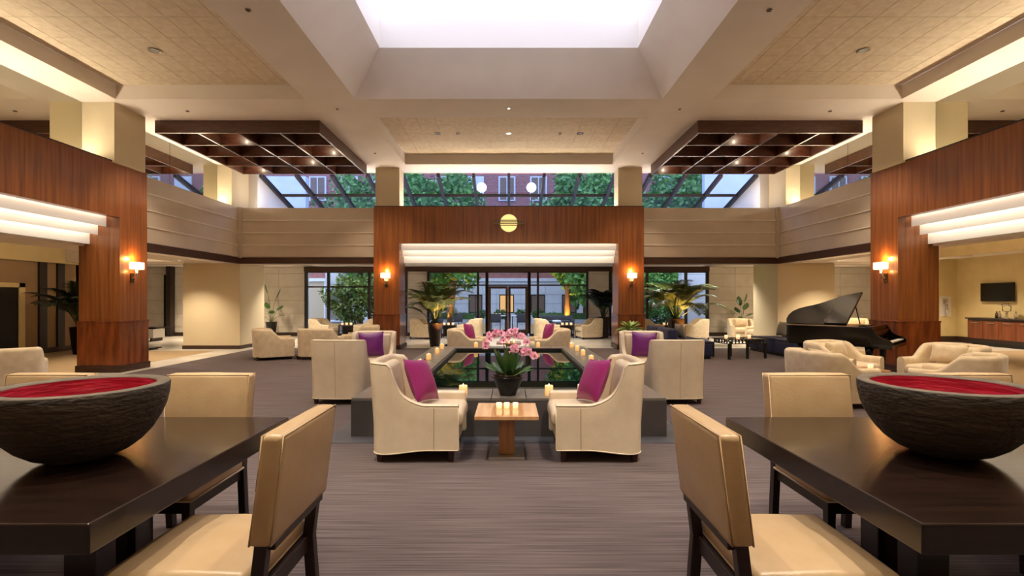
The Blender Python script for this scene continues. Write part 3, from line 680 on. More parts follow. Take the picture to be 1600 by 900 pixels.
# ================================================================ seating
def smooth(t): t = max(0,min(1,t)); return t*t*(3-2*t)
def shell_chair(name, lab, cat, W, D, R, th, zback, zarm, ya, yb, mat_, zb=.10, seat=(.30,.46), legc='dark_leg', lean=.05, wave=.02, leg=.11, pip=True, flat=False):
    """upholstered shell: U-shaped wall whose top falls from back to arm between y=ya and y=yb (front is +y)"""
    o = thing(name, lab, cat)
    st = []
    yf, yr = D/2, -D/2
    n = 24
    for k in range(n+1): st.append((-W/2, yf+(yr+R-yf)*k/n, -1, 0))
    for k in range(1,7): g = pi+ (pi/2)*k/6; st.append((-W/2+R+R*cos(g), yr+R+R*sin(g), cos(g), sin(g)))
    for k in range(1,8): st.append((-W/2+R+(W-2*R)*k/8, yr-.015*sin(pi*k/8), 0, -1))
    st += [(-x,y,-nx,ny) for (x,y,nx,ny) in reversed(st[:n+7])]
    def zt(y):
        t = (y-ya)/(yb-ya)
        if t <= 0: return zback - .012*smooth((y-yr)/(ya-yr+1e-6))
        if t >= 1: return zarm
        return zarm+(zback-.012-zarm)*(.6*(1-t)**7+.4*(1-t)**1.6 if flat is False else 1-smooth(t))
    rings = []; m = MB()
    def lx(x,y,z,nx,ny):
        k = lean*max(0,(z-.3)/(zback-.3))*smooth((ya+.1-y)/(ya+.1-yr))
        return (x+nx*k*.35, y-k*.8, z)
    r = th/2
    for (x,y,nx,ny) in st:
        t = zt(y); bz = zb + wave*smooth((y+D*.35)/(D*.5))
        pr = [(0,bz),(0,bz+.01),(0,bz+(t-r-bz)*.33),(0,bz+(t-r-bz)*.66)]+[(r-r*cos(a),t-r+r*sin(a)) for a in (0,pi/6,pi/3,pi/2,2*pi/3,5*pi/6,pi)]+[(th,bz+(t-r-bz)*.5),(th,bz+.01),(th,bz)]
        rings.append([lx(x-nx*d,y-ny*d,z,nx,ny) for d,z in pr])
    vs = [p for q in rings for p in q]; np_ = len(rings[0]); nr = len(rings)
    fs = [(i*np_+j,(i+1)*np_+j,(i+1)*np_+j+1,i*np_+j+1) for i in range(nr-1) for j in range(np_-1)]
    fs += [(i*np_+np_-1,(i+1)*np_+np_-1,(i+1)*np_,i*np_) for i in range(nr-1)]
    m.add(vs,fs)
    e0 = rings[0]; e1 = rings[-1]
    m.add(e0,[tuple(range(np_))]); m.add(e1,[tuple(range(np_-1,-1,-1))])
    sh = m.build('shell',mat_,o,True)
    if pip:
        pm = MB(); pm.tube([Vector(rings[i][5])+Vector((0,0,.004)) for i in range(nr)],.006,5)
        pm.tube([rings[i][0] for i in range(nr)],.006,5)
        for e in (rings[0],rings[-1]): pm.tube([Vector(p)+Vector((0,.003,0)) for p in e[0:5]],.006,5)
        pm.build('piping','piping_cream' if mat_=='leather' else mat_,sh,True)
        sm = MB(); mid = nr//2
        sm.tube([Vector(rings[mid][j])+Vector((0,-.001,0)) for j in range(5)],.003,4)
        for i in (8,nr-9): sm.tube([Vector(rings[i][j])+Vector((-.001 if i==8 else .001,0,0)) for j in range(5)],.003,4)
        sm.build('seam','seam',sh)
    # seat deck, cushion and inner back
    MB().rbox(-W/2+th,W/2-th,-D/2+th*.9,D/2-.02,zb+wave+.005,seat[0],.02).build('seat_base',mat_,o,True)
    MB().rbox(-W/2+th+.004,W/2-th-.004,-D/2+th+.05,D/2+.035,seat[0],seat[1],.06,3,(0,0,0,0,0,.03)).build('seat_cushion',mat_,o,True)
    def tilt(p): return (p[0], p[1]-(p[2]-seat[1])*.12, p[2])
    MB().rbox(-W/2+th+.01,W/2-th-.01,-D/2+th*.75,-D/2+th+.10,seat[1]-.06,zback-.05,.045,3,(0,0,0,.04,0,0),tilt).build('back_pad',mat_,o,True)
    for a in (-1,1):
        for b,w in ((-1,.8),(1,1)):
            MB().taper((a*(W/2-.07),b*(D/2-.07)),.020,.030,0,leg+(.03 if b>0 else 0)).build('leg',legc,o)
    return o
wing = shell_chair('wing_chair','x','armchair',.76,.80,.13,.075,.93,.54,-.22,.10,'leather',zb=.085,legc='red_leg',wave=.035)
used = []
WG = 'cream leather wing chairs round the pool'
place(wing,used,(-.862,4.88,0),face(1,0),'cream leather wing chair at the pool front, left of the oak table',WG)
place(wing,used,(.835,4.88,0),face(-1,0),'cream leather wing chair at the pool front, right of the oak table',WG)
place(wing,used,(-2.45,7.42,0),face(.04,1),'cream leather wing chair left of the pool with its back to the viewer',WG)
place(wing,used,(2.42,7.42,0),face(-.04,1),'cream leather wing chair right of the pool with its back to the viewer',WG)
place(wing,used,(-2.42,8.62,0),face(.03,-1),'cream leather wing chair left of the pool facing the viewer',WG)
place(wing,used,(2.38,8.62,0),face(-.03,-1),'cream leather wing chair right of the pool facing the viewer',WG)
club = shell_chair('club_chair','x','armchair',.88,.90,.24,.12,.78,.55,-.14,.18,'velvet_cream',zb=.075,seat=(.28,.44),leg=.09,wave=0,pip=False,flat=True,lean=.03)
usedc = []
CG = 'cream velvet club chairs'
def club_at(x,y,fx,fy,lab): return place(club,usedc,(x,y,0),face(fx,fy),lab,CG)
club_at(-6.0,12.55,.85,.5,'cream club chair near the left corner pier, leftmost of its cluster')
club_at(-4.85,12.65,.15,1,'cream club chair of the left cluster with its back to the viewer')
club_at(-4.15,13.9,-1,-.1,'cream club chair of the left cluster facing left toward the small table')
club_at(-7.15,19.0,1,-.15,'cream club chair at the bamboo window, left of the dark table')
club_at(-5.45,19.0,-1,-.15,'cream club chair at the bamboo window, right of the dark table')
club_at(-1.03,12.3,1,-.12,'cream club chair behind the pool with a pink cushion, left one')
club_at(1.03,12.3,-1,-.12,'cream club chair behind the pool with a pink cushion, right one')
club_at(-1.48,19.0,-1,.1,'cream club chair at the window just left of the glass doors')
club_at(1.44,19.0,1,.1,'cream club chair at the window just right of the glass doors')
club_at(3.1,19.0,-1,-.2,'cream club chair before the slim dark palm facing left')
club_at(-3.3,19.0,1,-.1,'cream club chair half hidden behind the tall brown palm pot')
club_at(5.45,19.0,1,-.1,'cream club chair at the right window, mostly behind the wide palm')
club_at(7.05,18.7,-1,.05,'cream club chair at the right window, side lit orange')
club_at(8.75,18.55,-.2,-1,'cream club chair facing the viewer before the right stone wall')
club_at(8.95,17.25,-1,-.2,'cream club chair beside the right corner pier, turned left')
club_at(13.3,18.9,-.5,-.9,'cream club chair in the far right corridor behind the piano')
club_at(4.62,7.15,1,.12,'cream club chair on the right seen from its side, nearest the pool')
club_at(5.68,8.45,.42,-.9,'cream club chair before the grand piano facing the viewer')
club_at(6.15,6.75,-.62,.78,'cream club chair on the right with its rounded back to the viewer')
club_at(7.05,7.95,-1,-.28,'cream club chair before the big right column, facing left')
club_at(-7.72,7.55,-.6,.8,'cream club chair at the left edge of the picture')
# throw pillows
def pillow_mesh(w,h,t,m):
    b = MB(); n = 13
    def fn(sgn):
        def f(u,v):
            a, c = 2*u-1, 2*v-1
            k = (max(0,1-abs(a)**2.6)*max(0,1-abs(c)**2.6))**.55
            return (w/2*a*(1-.07*(1-c*c)), sgn*t/2*k, h/2*c*(1-.07*(1-a*a)))
        return f
    b.grid(fn(1),n,n); b.grid(fn(-1),n,n)
    me = b.mesh('cover',m,True); return me
PM = {k:pillow_mesh(*v) for k,v in {'purple':(.44,.44,.17,'satin_purple'),'magenta':(.44,.44,.17,'satin_magenta'),'cream':(.54,.30,.15,'velvet_cream'),'grey':(.50,.42,.17,'satin_grey')}.items()}
def pillow(kind, chair, off, lab, tilt=.25, yaw=0, roll=0, group='throw pillows'):
    o = bpy.data.objects.new('throw_pillow', PM[kind]); COL.objects.link(o)
    M = Matrix.Translation(chair.location) @ Matrix.Rotation(chair.rotation_euler[2],4,'Z') @ Matrix.Translation(off) @ Matrix.Rotation(yaw,4,'Z') @ Matrix.Rotation(tilt,4,'X') @ Matrix.Rotation(roll,4,'Y')
    o.matrix_world = M
    return tag(o,lab,'pillow',group)
def find(word): return [o for o in COL.objects if o.get('label') and word in o['label'] and o.type=='EMPTY'][0]
pillow('magenta',find('left of the oak table'),(.02,.0,.71),'shiny magenta pillow on the front left wing chair',.42,-.28,-.12)
pillow('magenta',find('right of the oak table'),(-.02,.0,.71),'shiny magenta pillow on the front right wing chair',.42,.28,.12)
pillow('purple',find('left of the pool facing'),(0,-.05,.71),'purple pillow on the left wing chair facing the viewer',.2,.1,.05)
pillow('purple',find('right of the pool facing'),(0,-.05,.71),'purple pillow on the right wing chair facing the viewer',.2,-.1,-.05)
pillow('magenta',find('pink cushion, left one'),(0,.05,.69),'small pink pillow on the left club chair behind the pool',.3,-.25,-.1)
pillow('magenta',find('pink cushion, right one'),(0,.05,.69),'small pink pillow on the right club chair behind the pool',.3,.25,.1)
for w,lb in (('leftmost of its cluster','on the leftmost club chair of the left cluster'),('left cluster with its back','on the left cluster chair with its back to the viewer'),('seen from its side','on the right club chair nearest the pool'),
          ('before the grand piano','on the club chair before the grand piano'),('rounded back','on the right club chair with rounded back'),('big right column, facing','on the club chair before the big right column'),('facing the viewer before the right stone','on the club chair before the right stone wall')):
    pillow('cream',find(w),(0,-.06,.63),'soft cream pillow '+lb,.25)

# dining chairs
def dining_chair():
    o = thing('dining_chair','x','chair')
    w = .265; dl = 'dark_leg'
    def lean(p):
        k = max(0,p[2]-.40); return (p[0], p[1]-k*.12, p[2])
    for a in (-1,1):
        MB().taper((a*(w-.025),.27),.017,.024,0,.40).build('leg',dl,o,bevel=.003)
        m = MB(); pts = [(a*(w-.024),-.27-.03*(1-z/.4) if z<.4 else -.27-(z-.4)*.12,z) for z in (0,.2,.4,.60)]
        vs=[]; 
        for (x,y,z) in pts: vs += [(x-.022,y-.024,z),(x+.022,y-.024,z),(x+.022,y+.024,z),(x-.022,y+.024,z)]
        fs=[(3,2,1,0),(12,13,14,15)]+[(4*i+k,4*i+(k+1)%4,4*i+4+(k+1)%4,4*i+4+k) for i in range(3) for k in range(4)]
        m.add(vs,fs).build('back_leg',dl,o,bevel=.003)
    BX('seat_rail',dl,-w+.02,w-.02,-.27,.275,.33,.40,o,.004)
    MB().rbox(-w+.03,w-.03,-.335,-.29,.565,.605,.005).build('back_rail',dl,o)
    sc_ = MB().rbox(-w-.005,w+.005,-.245,.305,.395,.49,.035,3,(0,0,0,.01,0,.028)).build('seat_cushion','leather_dining',o,True)
    pm = MB(); q=[(-w,-.24),(w,-.24),(w+.004,.30),(-w-.004,.30)]
    pm.tube([(x*1.012,y,.408) for x,y in q],.006,5,True).build('seat_piping','piping_cream',sc_,True)
    bp_ = MB().rbox(-w-.01,w+.01,-.315,-.225,.59,1.005,.024,3,(0,0,.012,.012,0,.006),lean).build('back_pad','leather_dining',o,True)
    for y in (-.309,-.231):
        z0,z1 = .597,1.000
        MB().tube([lean((x,y,z)) for x,z in ((-w-.004,z0),(-w-.004,z1),(w+.004,z1),(w+.004,z0))],.004,5,True).build('back_piping','leather_dining',bp_,True)
    return o
dc = dining_chair(); usedd = []
DG = 'tan leather dining chairs'
for sx,nm in ((-1,'left'),(1,'right')):
    cx = -1.205 if sx<0 else 1.15
    place(dc,usedd,(cx,2.07,0),face(sx,0),'tan leather dining chair at the aisle side of the %s table' % nm,DG)
    place(dc,usedd,(sx*1.99,2.96,0),face(0,-1),'tan leather dining chair beyond the %s table, the one nearer the aisle' % nm,DG)
    place(dc,usedd,(sx*3.06,2.96,0),face(0,-1),'tan leather dining chair beyond the %s table, mostly hidden by the red bowl' % nm,DG)
# dining tables
for sx,nm in ((-1,'left'),(1,'right')):
    x0,x1 = (-3.9,-1.385) if sx<0 else (1.365,3.9); y0,y1 = 1.625,3.105
    o = thing('dining_table','dark polished wood dining table in the %s foreground under a red bowl' % nm,'table',((x0+x1)/2,(y0+y1)/2,0),group='dark dining tables')
    a,b = (x1-x0)/2,(y1-y0)/2
    BX('tabletop','wenge',-a,a,-b,b,.655,.76,o,.006)
    BX('apron','wenge',-a+.14,a-.14,-b+.14,b-.14,.60,.655,o)
    for p in (-1,1):
        for q in (-1,1): BX('leg','wenge',p*(a-.52)-.07,p*(a-.52)+.07,q*(b-.62)-.06,q*(b-.62)+.06,0,.655,o,.004)
    bw = thing('decorative_bowl','big dark carved bowl with crimson inside on the %s dining table' % nm,'bowl',(-2.0 if sx<0 else 2.09,2.31 if sx<0 else 2.37,.76),group='carved bowls with crimson inside')
    hh = .336
    out = [(.09,0),(.125,.006),(.185,.032),(.235,.070),(.275,.116),(.306,.17),(.328,.225),(.341,.285),(.345,hh-.004)]
    MB().lathe(out+[(.342,hh)],56,open_top=True).build('outer_shell','bowl_dark',bw,True)
    MB().lathe([(.3425,hh-.001),(.338,hh+.003),(.292,hh+.002),(.286,hh-.006)],56,open_top=True,open_bot=True).build('rim','bowl_rim',bw,True)
    MB().lathe([(.287,hh-.004),(.280,.27),(.26,.20),(.22,.13),(.15,.08),(.08,.05),(.001,.045)],56,open_bot=True).build('crimson_lining','bowl_red',bw,True)
# ================================================================ grand piano and bench
pn = thing('grand_piano','black grand piano with raised lid beside the big right column','piano',(6.75,8.9,0),radians(-47))
def arc(cx,cy,r,a0,a1,n): return [(cx+r*cos(radians(a0+(a1-a0)*k/n)), cy+r*sin(radians(a0+(a1-a0)*k/n))) for k in range(n+1)]
bent = [(-.42,1.42),(-.60,1.40),(-.78,1.32),(-.93,1.20),(-1.06,1.06),(-1.18,.93),(-1.30,.83),(-1.43,.75),(-1.54,.66),(-1.62,.53),(-1.65,.36),(-1.64,.18),(-1.60,.05),(-1.54,0)]
MB().prism(list(reversed([(-.16,0),(-.16,1.42)]+bent)),.62,.985).build('case','black_gloss',pn,bevel=.006)
inner = [(-.50,.05),(-.50,1.37)]+[(x+.05,y*.95+.01) for x,y in bent[1:-2]]+[(-1.5,.05)]
MB().prism(list(reversed(inner)),.985,.990).build('gold_plate','gold_harp',pn)
BX('keybed','black_gloss',-.16,.14,0,1.42,.60,.67,pn,.006)
for y in (0,1.36):
    MB().prism([(-.16,.67),(.14,.67),(.14,.72),(.10,.76),(.02,.78),(-.08,.84),(-.13,.93),(-.16,.985)],y,y+.06,'y').build('cheek','black_gloss',pn,bevel=.005)
BX('fallboard','black_gloss',-.15,-.125,.06,1.36,.73,.92,pn,.006)
for k in range(52):
    BX('white_key','ivory',-.12,.10,.085+k*.0241,.085+k*.0241+.0232,.70,.722,pn)
for k in range(51):
    if k%7 in (2,6): continue
    BX('black_key','black_gloss',-.12,.02,.085+(k+1)*.0241-.006,.085+(k+1)*.0241+.006,.722,.734,pn)
ph = radians(26); lo = [(-.55,0),(-.55,1.43)]+[(min(x,-.55),y+.01) for x,y in bent[1:]]
def lid(h): return [(x, y*cos(ph)-h*sin(ph), 1.0+y*sin(ph)+h*cos(ph)) for x,y in lo]
n = len(lo)
lm = MB().add(lid(0)+lid(.022), [tuple(range(n)), tuple(range(2*n-1,n-1,-1))]+[(i,i+n,(i+1)%n+n,(i+1)%n) for i in range(n)])
lm.build('lid','black_gloss',pn,bevel=.004)
fm = MB()
def fp(x,y,h): return (x, y*cos(ph)-h*sin(ph), 1.0+y*sin(ph)+h*cos(ph))
fm.add([fp(x,y,h) for h in (.024,.044) for x,y in ((-.555,.02),(-.555,1.42),(-.92,1.20),(-.92,.02))],[(0,1,2,3),(7,6,5,4),(0,4,5,1),(1,5,6,2),(2,6,7,3),(3,7,4,0)])
fm.build('folded_flap','black_gloss',pn,bevel=.004)
for k in range(4): MB().tube([fp(-.935,.12+.36*k,.03),fp(-.935,.20+.36*k,.03)],.008,6).build('hinge','gold_harp',pn)
MB().tube([(-.62,1.38,.985),(-.66,1.18*cos(ph),1.0+1.18*sin(ph)-.005)],.012,6).build('prop_stick','black_gloss',pn)
BX('front_rim','black_gloss',-.26,-.16,.0,1.42,.985,1.0,pn,.004)
MB().add([(-.42,.35,.99),(-.42,1.05,.99),(-.42,1.05,1.005),(-.42,.35,1.005),(-.30,.35,.99),(-.30,1.05,.99),(-.30,1.05,1.005),(-.30,.35,1.005)],[(0,1,2,3),(7,6,5,4),(0,4,5,1),(1,5,6,2),(2,6,7,3),(3,7,4,0)]).build('music_desk','black_gloss',pn)
for (x,y) in ((-.22,.12),(-.22,1.30),(-1.42,.34)):
    MB().lathe([(.03,.03),(.035,.08),(.05,.10),(.035,.14),(.06,.5),(.075,.62)],14,(x,y,0)).build('leg','black_gloss',pn,True)
    MB().lathe([(.03,0),(.03,.03)],12,(x,y,0)).build('caster','gold_harp',pn)
for y in (.62,.80): MB().tube([(-.35,y,.62),(-.35,y+(.05 if y<.7 else -.05),.1)],.015,6).build('lyre_rod','black_gloss',pn)
BX('pedal_box','black_gloss',-.40,-.30,.58,.84,.06,.12,pn,.005)
for y in (.65,.71,.77): BX('pedal','gold_harp',-.30,-.18,y-.01,y+.01,.07,.08,pn)
pb = thing('piano_bench','low black piano bench before the keyboard','bench',(7.66,8.88,0),radians(-47))
MB().rbox(-.17,.17,-.36,.36,.42,.50,.02).build('seat','black_satin',pb,True)
for a in (-1,1):
    for b in (-1,1): MB().taper((a*.14,b*.33),.018,.024,0,.42).build('leg','black_gloss',pb)

# ================================================================ navy sofas, lattice table
def sofa(lab, loc, rz, segs, D=.92, back_from=0, h=.76, slope=0):
    """local: length along x from 0, front at -y"""
    o = thing('modular_sofa',lab,'sofa',loc,rz,group='navy velvet sofas')
    x = 0
    for k,w in enumerate(segs):
        MB().rbox(x+.004,x+w-.004,-D,-.02,.07,.40 if k>=back_from else .42,.03,2,(0,0,0,0,0,.0)).build('seat_base','velvet_navy',o,True)
        if k >= back_from:
            MB().rbox(x+.006,x+w-.006,-D+.0,-.20,.39,.45,.025,2,(0,0,0,0,0,.02)).build('seat_cushion','velvet_navy',o,True)
            xf = (lambda p: (p[0],p[1],p[2]-slope*p[0]*(p[2]>.6)))
            MB().rbox(x+.003,x+w-.003,-.24,0,.40,h,.06,3,(0,0,.02,0,0,0),xf).build('back_cushion','velvet_navy',o,True)
        x += w
    BX('plinth','black_satin',.04,x-.04,-D+.05,-.04,0,.07,o)
    return o
s1 = sofa('navy velvet sofa with grey cushions beside the piano tail',(8.05,14.75,0),-pi/2,[.62,.86,.86],.90,1)
s2 = sofa('navy velvet sofa seen from its back behind the right wing chairs',(4.0,12.35,0),pi/2,[1.0,1.0],1.12,0,.76,.0)
for k,x in enumerate((.98,1.76)):
    pillow('grey',s1,(x,-.40,.68),'shiny grey cushion on the navy sofa, %s one' % ['farther','nearer'][k],-.28,0,0,'grey sofa cushions')
pillow('grey',s2,(.35,-.42,.68),'shiny grey cushion on the navy sofa turned away',-.28,0,0,'grey sofa cushions')
lt = thing('lattice_table','black coffee table with pierced square lattice apron and glass top','table',(5.95,12.75,0),radians(14))
a, b, h = .56, .34, .50
BX('top_rail','black_satin',-a,a,-b,-b+.03,h-.02,h,lt); BX('top_rail','black_satin',-a,a,b-.03,b,h-.02,h,lt)
BX('top_rail','black_satin',-a,-a+.03,-b+.03,b-.03,h-.02,h,lt); BX('top_rail','black_satin',a-.03,a,-b+.03,b-.03,h-.02,h,lt)
BX('low_rail','black_satin',-a,a,-b,-b+.03,h-.12,h-.10,lt); BX('low_rail','black_satin',-a,a,b-.03,b,h-.12,h-.10,lt)
BX('low_rail','black_satin',-a,-a+.03,-b+.03,b-.03,h-.12,h-.10,lt); BX('low_rail','black_satin',a-.03,a,-b+.03,b-.03,h-.12,h-.10,lt)
for k in range(1,11):
    x = -a+k*2*a/11
    for y in (-b,b-.03): BX('lattice_bar','black_satin',x-.012,x+.012,y+.004,y+.026,h-.10,h-.02,lt)
for k in range(1,7):
    y = -b+k*2*b/7
    for x in (-a,a-.03): BX('lattice_bar','black_satin',x+.004,x+.026,y-.012,y+.012,h-.10,h-.02,lt)
for x in (-a,-.025,a-.05):
    for y in (-b,b-.05): BX('leg','black_satin',x,x+.05,y,y+.05,0,h-.10,lt)
BX('glass_top','glass_clear',-a+.03,a-.03,-b+.03,b-.03,h-.012,h-.002,lt)
c_, s_ = cos(radians(14)), sin(radians(14))
for k,(x,y) in enumerate(((-.34,.05),(-.15,-.15),(.08,.12),(.30,-.02))):
    votive(5.95+x*c_-y*s_,12.75+x*s_+y*c_,h,'lit votive candle on the black lattice table, %s from the left' % ORD[k],'votives on the lattice table',1.5)

# ================================================================ television corner, halls
tv = thing('television','black flat television on the yellow cream wall','television',(15.88,15.98,1.74))
BX('bezel','tv_black',-.07,-.02,-.54,.54,-.30,.30,tv,.005); BX('screen','black_gloss',-.073,-.07,-.51,.51,-.27,.27,tv); BX('bracket','black_satin',-.02,.015,-.2,.2,-.15,.15,tv)
cs = thing('console_cabinet','long brown wood console below the television','cabinet',(15.86,14.9,0))
BX('body','frame_dark',-.50,0,-1.6,1.6,.12,.86,cs); BX('worktop','frame_dark',-.54,0,-1.66,1.66,.86,.90,cs,.004); BX('plinth','black_satin',-.44,0,-1.5,1.5,0,.12,cs)
for k in range(6):
    d = BX('door','console_wood',-.52,-.50,-1.57+k*.525,-1.57+(k+1)*.525-.01,.23,.80,cs); BX('handle','steel',-.54,-.52,-1.57+(k+.5)*.525-.12,-1.57+(k+.5)*.525+.12,.74,.755,d)
ur = thing('coffee_urn','tall chrome urn standing on the console','urn',(15.58,15.42,.90))
MB().lathe([(.11,0),(.11,.02),(.05,.04),(.035,.08),(.035,.20),(.045,.22)],18).build('stand','chrome',ur,True)
MB().lathe([(.045,.22),(.10,.24),(.105,.38),(.09,.40)],18).build('vessel','glass_clear',ur,True)
MB().lathe([(.12,.40),(.125,.415),(.10,.45),(.04,.475),(.012,.49),(.02,.51),(.001,.525)],18).build('lid','chrome',ur,True)
for k,(y,c,w) in enumerate(((15.72,'bronze','dark bottle left of the urn on the console'),(15.62,'steel','steel bottle close beside the urn on the console'),(15.12,'chrome','chrome jug right of the urn on the console'))):
    bt = thing('bottle',w,'bottle',(15.56,y,.90)); MB().lathe([(.035,0),(.04,.01),(.04,.14),(.02,.18),(.016,.20)],14).build('body',c,bt,True); MB().lathe([(.018,.20),(.018,.225)],12).build('cap','black_satin',bt)
ty = thing('serving_tray','thin steel serving tray on the console','tray',(15.6,14.6,.90)); MB().rbox(-.14,.14,-.2,.2,0,.012,.005).build('plate','steel',ty); MB().tube([(-.14,-.2,.016),(.14,-.2,.016),(.14,.2,.016),(-.14,.2,.016)],.006,5,True).build('rim','chrome',ty)
wp = thing('wall_dispenser','slim chrome dispenser fixed to the pale end wall','dispenser',(15.47,17.5,1.0))
BX('backplate','plaster_white',-.16,.23,-.012,0,-.1,.62,wp); BX('housing','steel',-.06,.06,-.07,-.012,.36,.52,wp,.01); MB().tube([(0,-.10,.0),(0,-.10,.34)],.035,12).build('tube','chrome',wp,True); MB().tube([(.0,-.05,.44),(.0,-.13,.42),(.0,-.10,.34)],.02,8).build('spout','chrome',wp,True)
wb = thing('hall_bench','white hall bench with black top in the left corridor','bench',(-13.5,17.9,0))
BX('body','plaster_white',-.8,.8,-.3,.3,.12,.44,wb,.01); BX('top','black_gloss',-.95,.95,-.36,.36,.47,.51,wb,.004); BX('top_support','black_satin',-.7,.7,-.2,.2,.44,.47,wb)
for x in (-.7,.7): BX('leg','black_satin',x-.03,x+.03,-.28,.28,0,.12,wb)
mtt = thing('low_platform','low black slab on the floor left of the corner pier','platform',(-11.3,14.75,0)); BX('slab','black_gloss',-.75,.75,-.25,.25,.03,.07,mtt,.006); BX('skid','black_satin',-.7,.7,-.15,.15,0,.03,mtt)
gf = thing('glass_fin','upright green-edged glass fin on the corridor stone wall','panel',(-13.95,19.97,0))
glass('fin_green',(.25,.62,.5),.2); BX('fin','fin_green',-.03,.03,0,.28,.02,2.5,gf); BX('shoe','frame_dark',-.05,.05,-.01,.285,0,.03,gf); BX('post','frame_dark',.05,.23,.0,.28,0,2.84,gf)

# ================================================================ indoor plants
def frond_mesh(L, a0, a1, n, leafL, m, start=.3, rnd=random.Random(3), droop=.5):
    b = MB(); P = []; p = Vector((0,0,0)); N = 18
    for i in range(N+1):
        t = i/N; g = a0+(a1-a0)*t**1.6; P.append(p.copy()); p = p+Vector((sin(g),0,cos(g)))*(L/N)
    b.tube(P,[.011*(1-.8*i/N)+.002 for i in range(N+1)],5)
    for k in range(n):
        t = start+(1-start)*(k+.5)/n; f = t*N; i = min(int(f),N-1); q = P[i].lerp(P[i+1],f-i); tg = (P[i+1]-P[i]).normalized()
        nrm = Vector((0,1,0)).cross(tg)
        ll = leafL*(.55+.9*sin(pi*min(1,.18+.82*(t-start)/(1-start)))**.8)*.75
        for s in (-1,1):
            d = (Vector((0,s,0))*.72+tg*.62+nrm*-.15).normalized(); d2 = (d+Vector((0,0,-droop*(.7+.6*rnd.random())))).normalized()
            w = nrm.cross(d).normalized(); w = (tg - d*tg.dot(d)).normalized()*.5*.032
            q1 = q+d*ll*.5; q2 = q1+d2*ll*.55
            b.add([q-w*.5,q+w*.5,q1+w,q1-w,q2],[(0,1,2,3),(3,2,4)])
    return b.mesh('frond',m)
def pot_round(o, r0, r1, h, m):
    MB().lathe([(r0,0),(r1,h-.03),(r1+.008,h-.03),(r1+.008,h),(r1-.02,h),(r1-.03,h-.05),(.001,h-.05)],24).build('pot',m,o,True)
    MB().lathe([(r1-.032,h-.052),(r1-.04,h-.03),(.001,h-.02)],20).build('soil','soil',o,True)
def pot_square(o, w0, w1, h, m):
    b = MB(); b.taper((0,0),w0,w1,0,h-.04); b.build('pot',m,o,bevel=.006); BX('soil','soil',-w1+.03,w1-.03,-w1+.03,w1-.03,h-.04,h-.02,o); 
    for (x0,x1,y0,y1) in ((-w1,w1,-w1,-w1+.03),(-w1,w1,w1-.03,w1),(-w1,-w1+.03,-w1+.03,w1-.03),(w1-.03,w1,-w1+.03,w1-.03)): BX('pot_rim',m,x0,x1,y0,y1,h-.04,h,o)
def palm(lab, loc, potf, h, nf, L, m, spread=(.15,1.0), end=(1.5,2.3), leafL=.34, uplight=0, seed=1, nl=34, az=None):
    r = random.Random(seed); o = thing('potted_palm',lab,'plant',loc,group='potted palms'); potf(o)
    for k in range(nf):
        a0 = r.uniform(*spread)*(.35+.65*(k%3)/2); 
        me = frond_mesh(L*r.uniform(.75,1.08),a0,a0+r.uniform(*end)*.8,nl,leafL,m,.30,r)
        g = (2*pi*k*.381966 if az is None else az[k%len(az)]+r.uniform(-.3,.3))
        part('frond',me,o,(.05*cos(g),.05*sin(g),h-.05),(0,0,g))
    if uplight:
        MB().lathe([(.06,0),(.07,.10),(.05,.12)],12,(.45,-.45,0)).build('uplight','black_satin',o)
        light('uplight_bulb','SPOT',(.45,-.45,.16),uplight,(1.0,.52,.12),o,.04,70,.6,(pi-.18,-.18,0))
    return o
palm('tall potted palm in a tapered brown pot inside the middle portal',(-2.36,15.75,0),lambda o: pot_round(o,.15,.24,.76,'brown_pot'),.76,26,1.75,'leaf_palm',uplight=130,seed=4,leafL=.42,end=(1.6,2.5),spread=(.10,.75))
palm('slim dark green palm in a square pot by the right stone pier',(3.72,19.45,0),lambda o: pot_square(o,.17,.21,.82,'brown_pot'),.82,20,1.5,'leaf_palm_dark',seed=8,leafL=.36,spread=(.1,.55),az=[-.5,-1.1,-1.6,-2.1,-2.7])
palm('wide spreading palm lit orange before the rightmost window',(5.8,17.1,0),lambda o: pot_square(o,.20,.22,.84,'brown_pot'),.84,34,1.95,'leaf_palm',uplight=300,seed=12,leafL=.44,spread=(.15,.95),end=(1.5,2.4),nl=36)
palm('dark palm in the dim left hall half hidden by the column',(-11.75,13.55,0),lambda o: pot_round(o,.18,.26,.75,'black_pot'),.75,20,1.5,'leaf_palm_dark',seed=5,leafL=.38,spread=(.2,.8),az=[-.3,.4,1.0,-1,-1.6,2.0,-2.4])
def leaf_mesh(Lst, a0, a1, ll, lw, m, n=8, fold=.25):
    """stalk of length Lst then an oval blade ll x lw; returns one mesh"""
    b = MB(); P = []; p = Vector((0,0,0)); N = 8
    for i in range(N+1):
        g = a0+(a1-a0)*(i/N)*.5; P.append(p.copy()); p = p+Vector((sin(g),0,cos(g)))*(Lst/N)
    if Lst > .03: b.tube(P,[.010-.004*i/N for i in range(N+1)],5)
    Q = [P[-1]]; q = P[-1].copy()
    for i in range(n):
        g = a0+(a1-a0)*(.5+.5*(i+1)/n); q = q+Vector((sin(g),0,cos(g)))*(ll/n); Q.append(q.copy())
    vs = []
    for i,q in enumerate(Q):
        t = i/n; w = lw/2*sin(pi*min(1,t*.93+.05))**.75 if t < 1 else .002
        tg = (Q[min(i+1,n)]-Q[max(i-1,0)]).normalized(); nr = Vector((0,1,0)).cross(tg)
        vs += [q+Vector((0,-w,0))-nr*-w*fold, q, q+Vector((0,w,0))-nr*-w*fold]
    b.add(vs,[(3*i+k,3*i+3+k,3*i+4+k,3*i+1+k) for i in range(n) for k in (0,1)])
    return b.mesh('leaf',m,True)
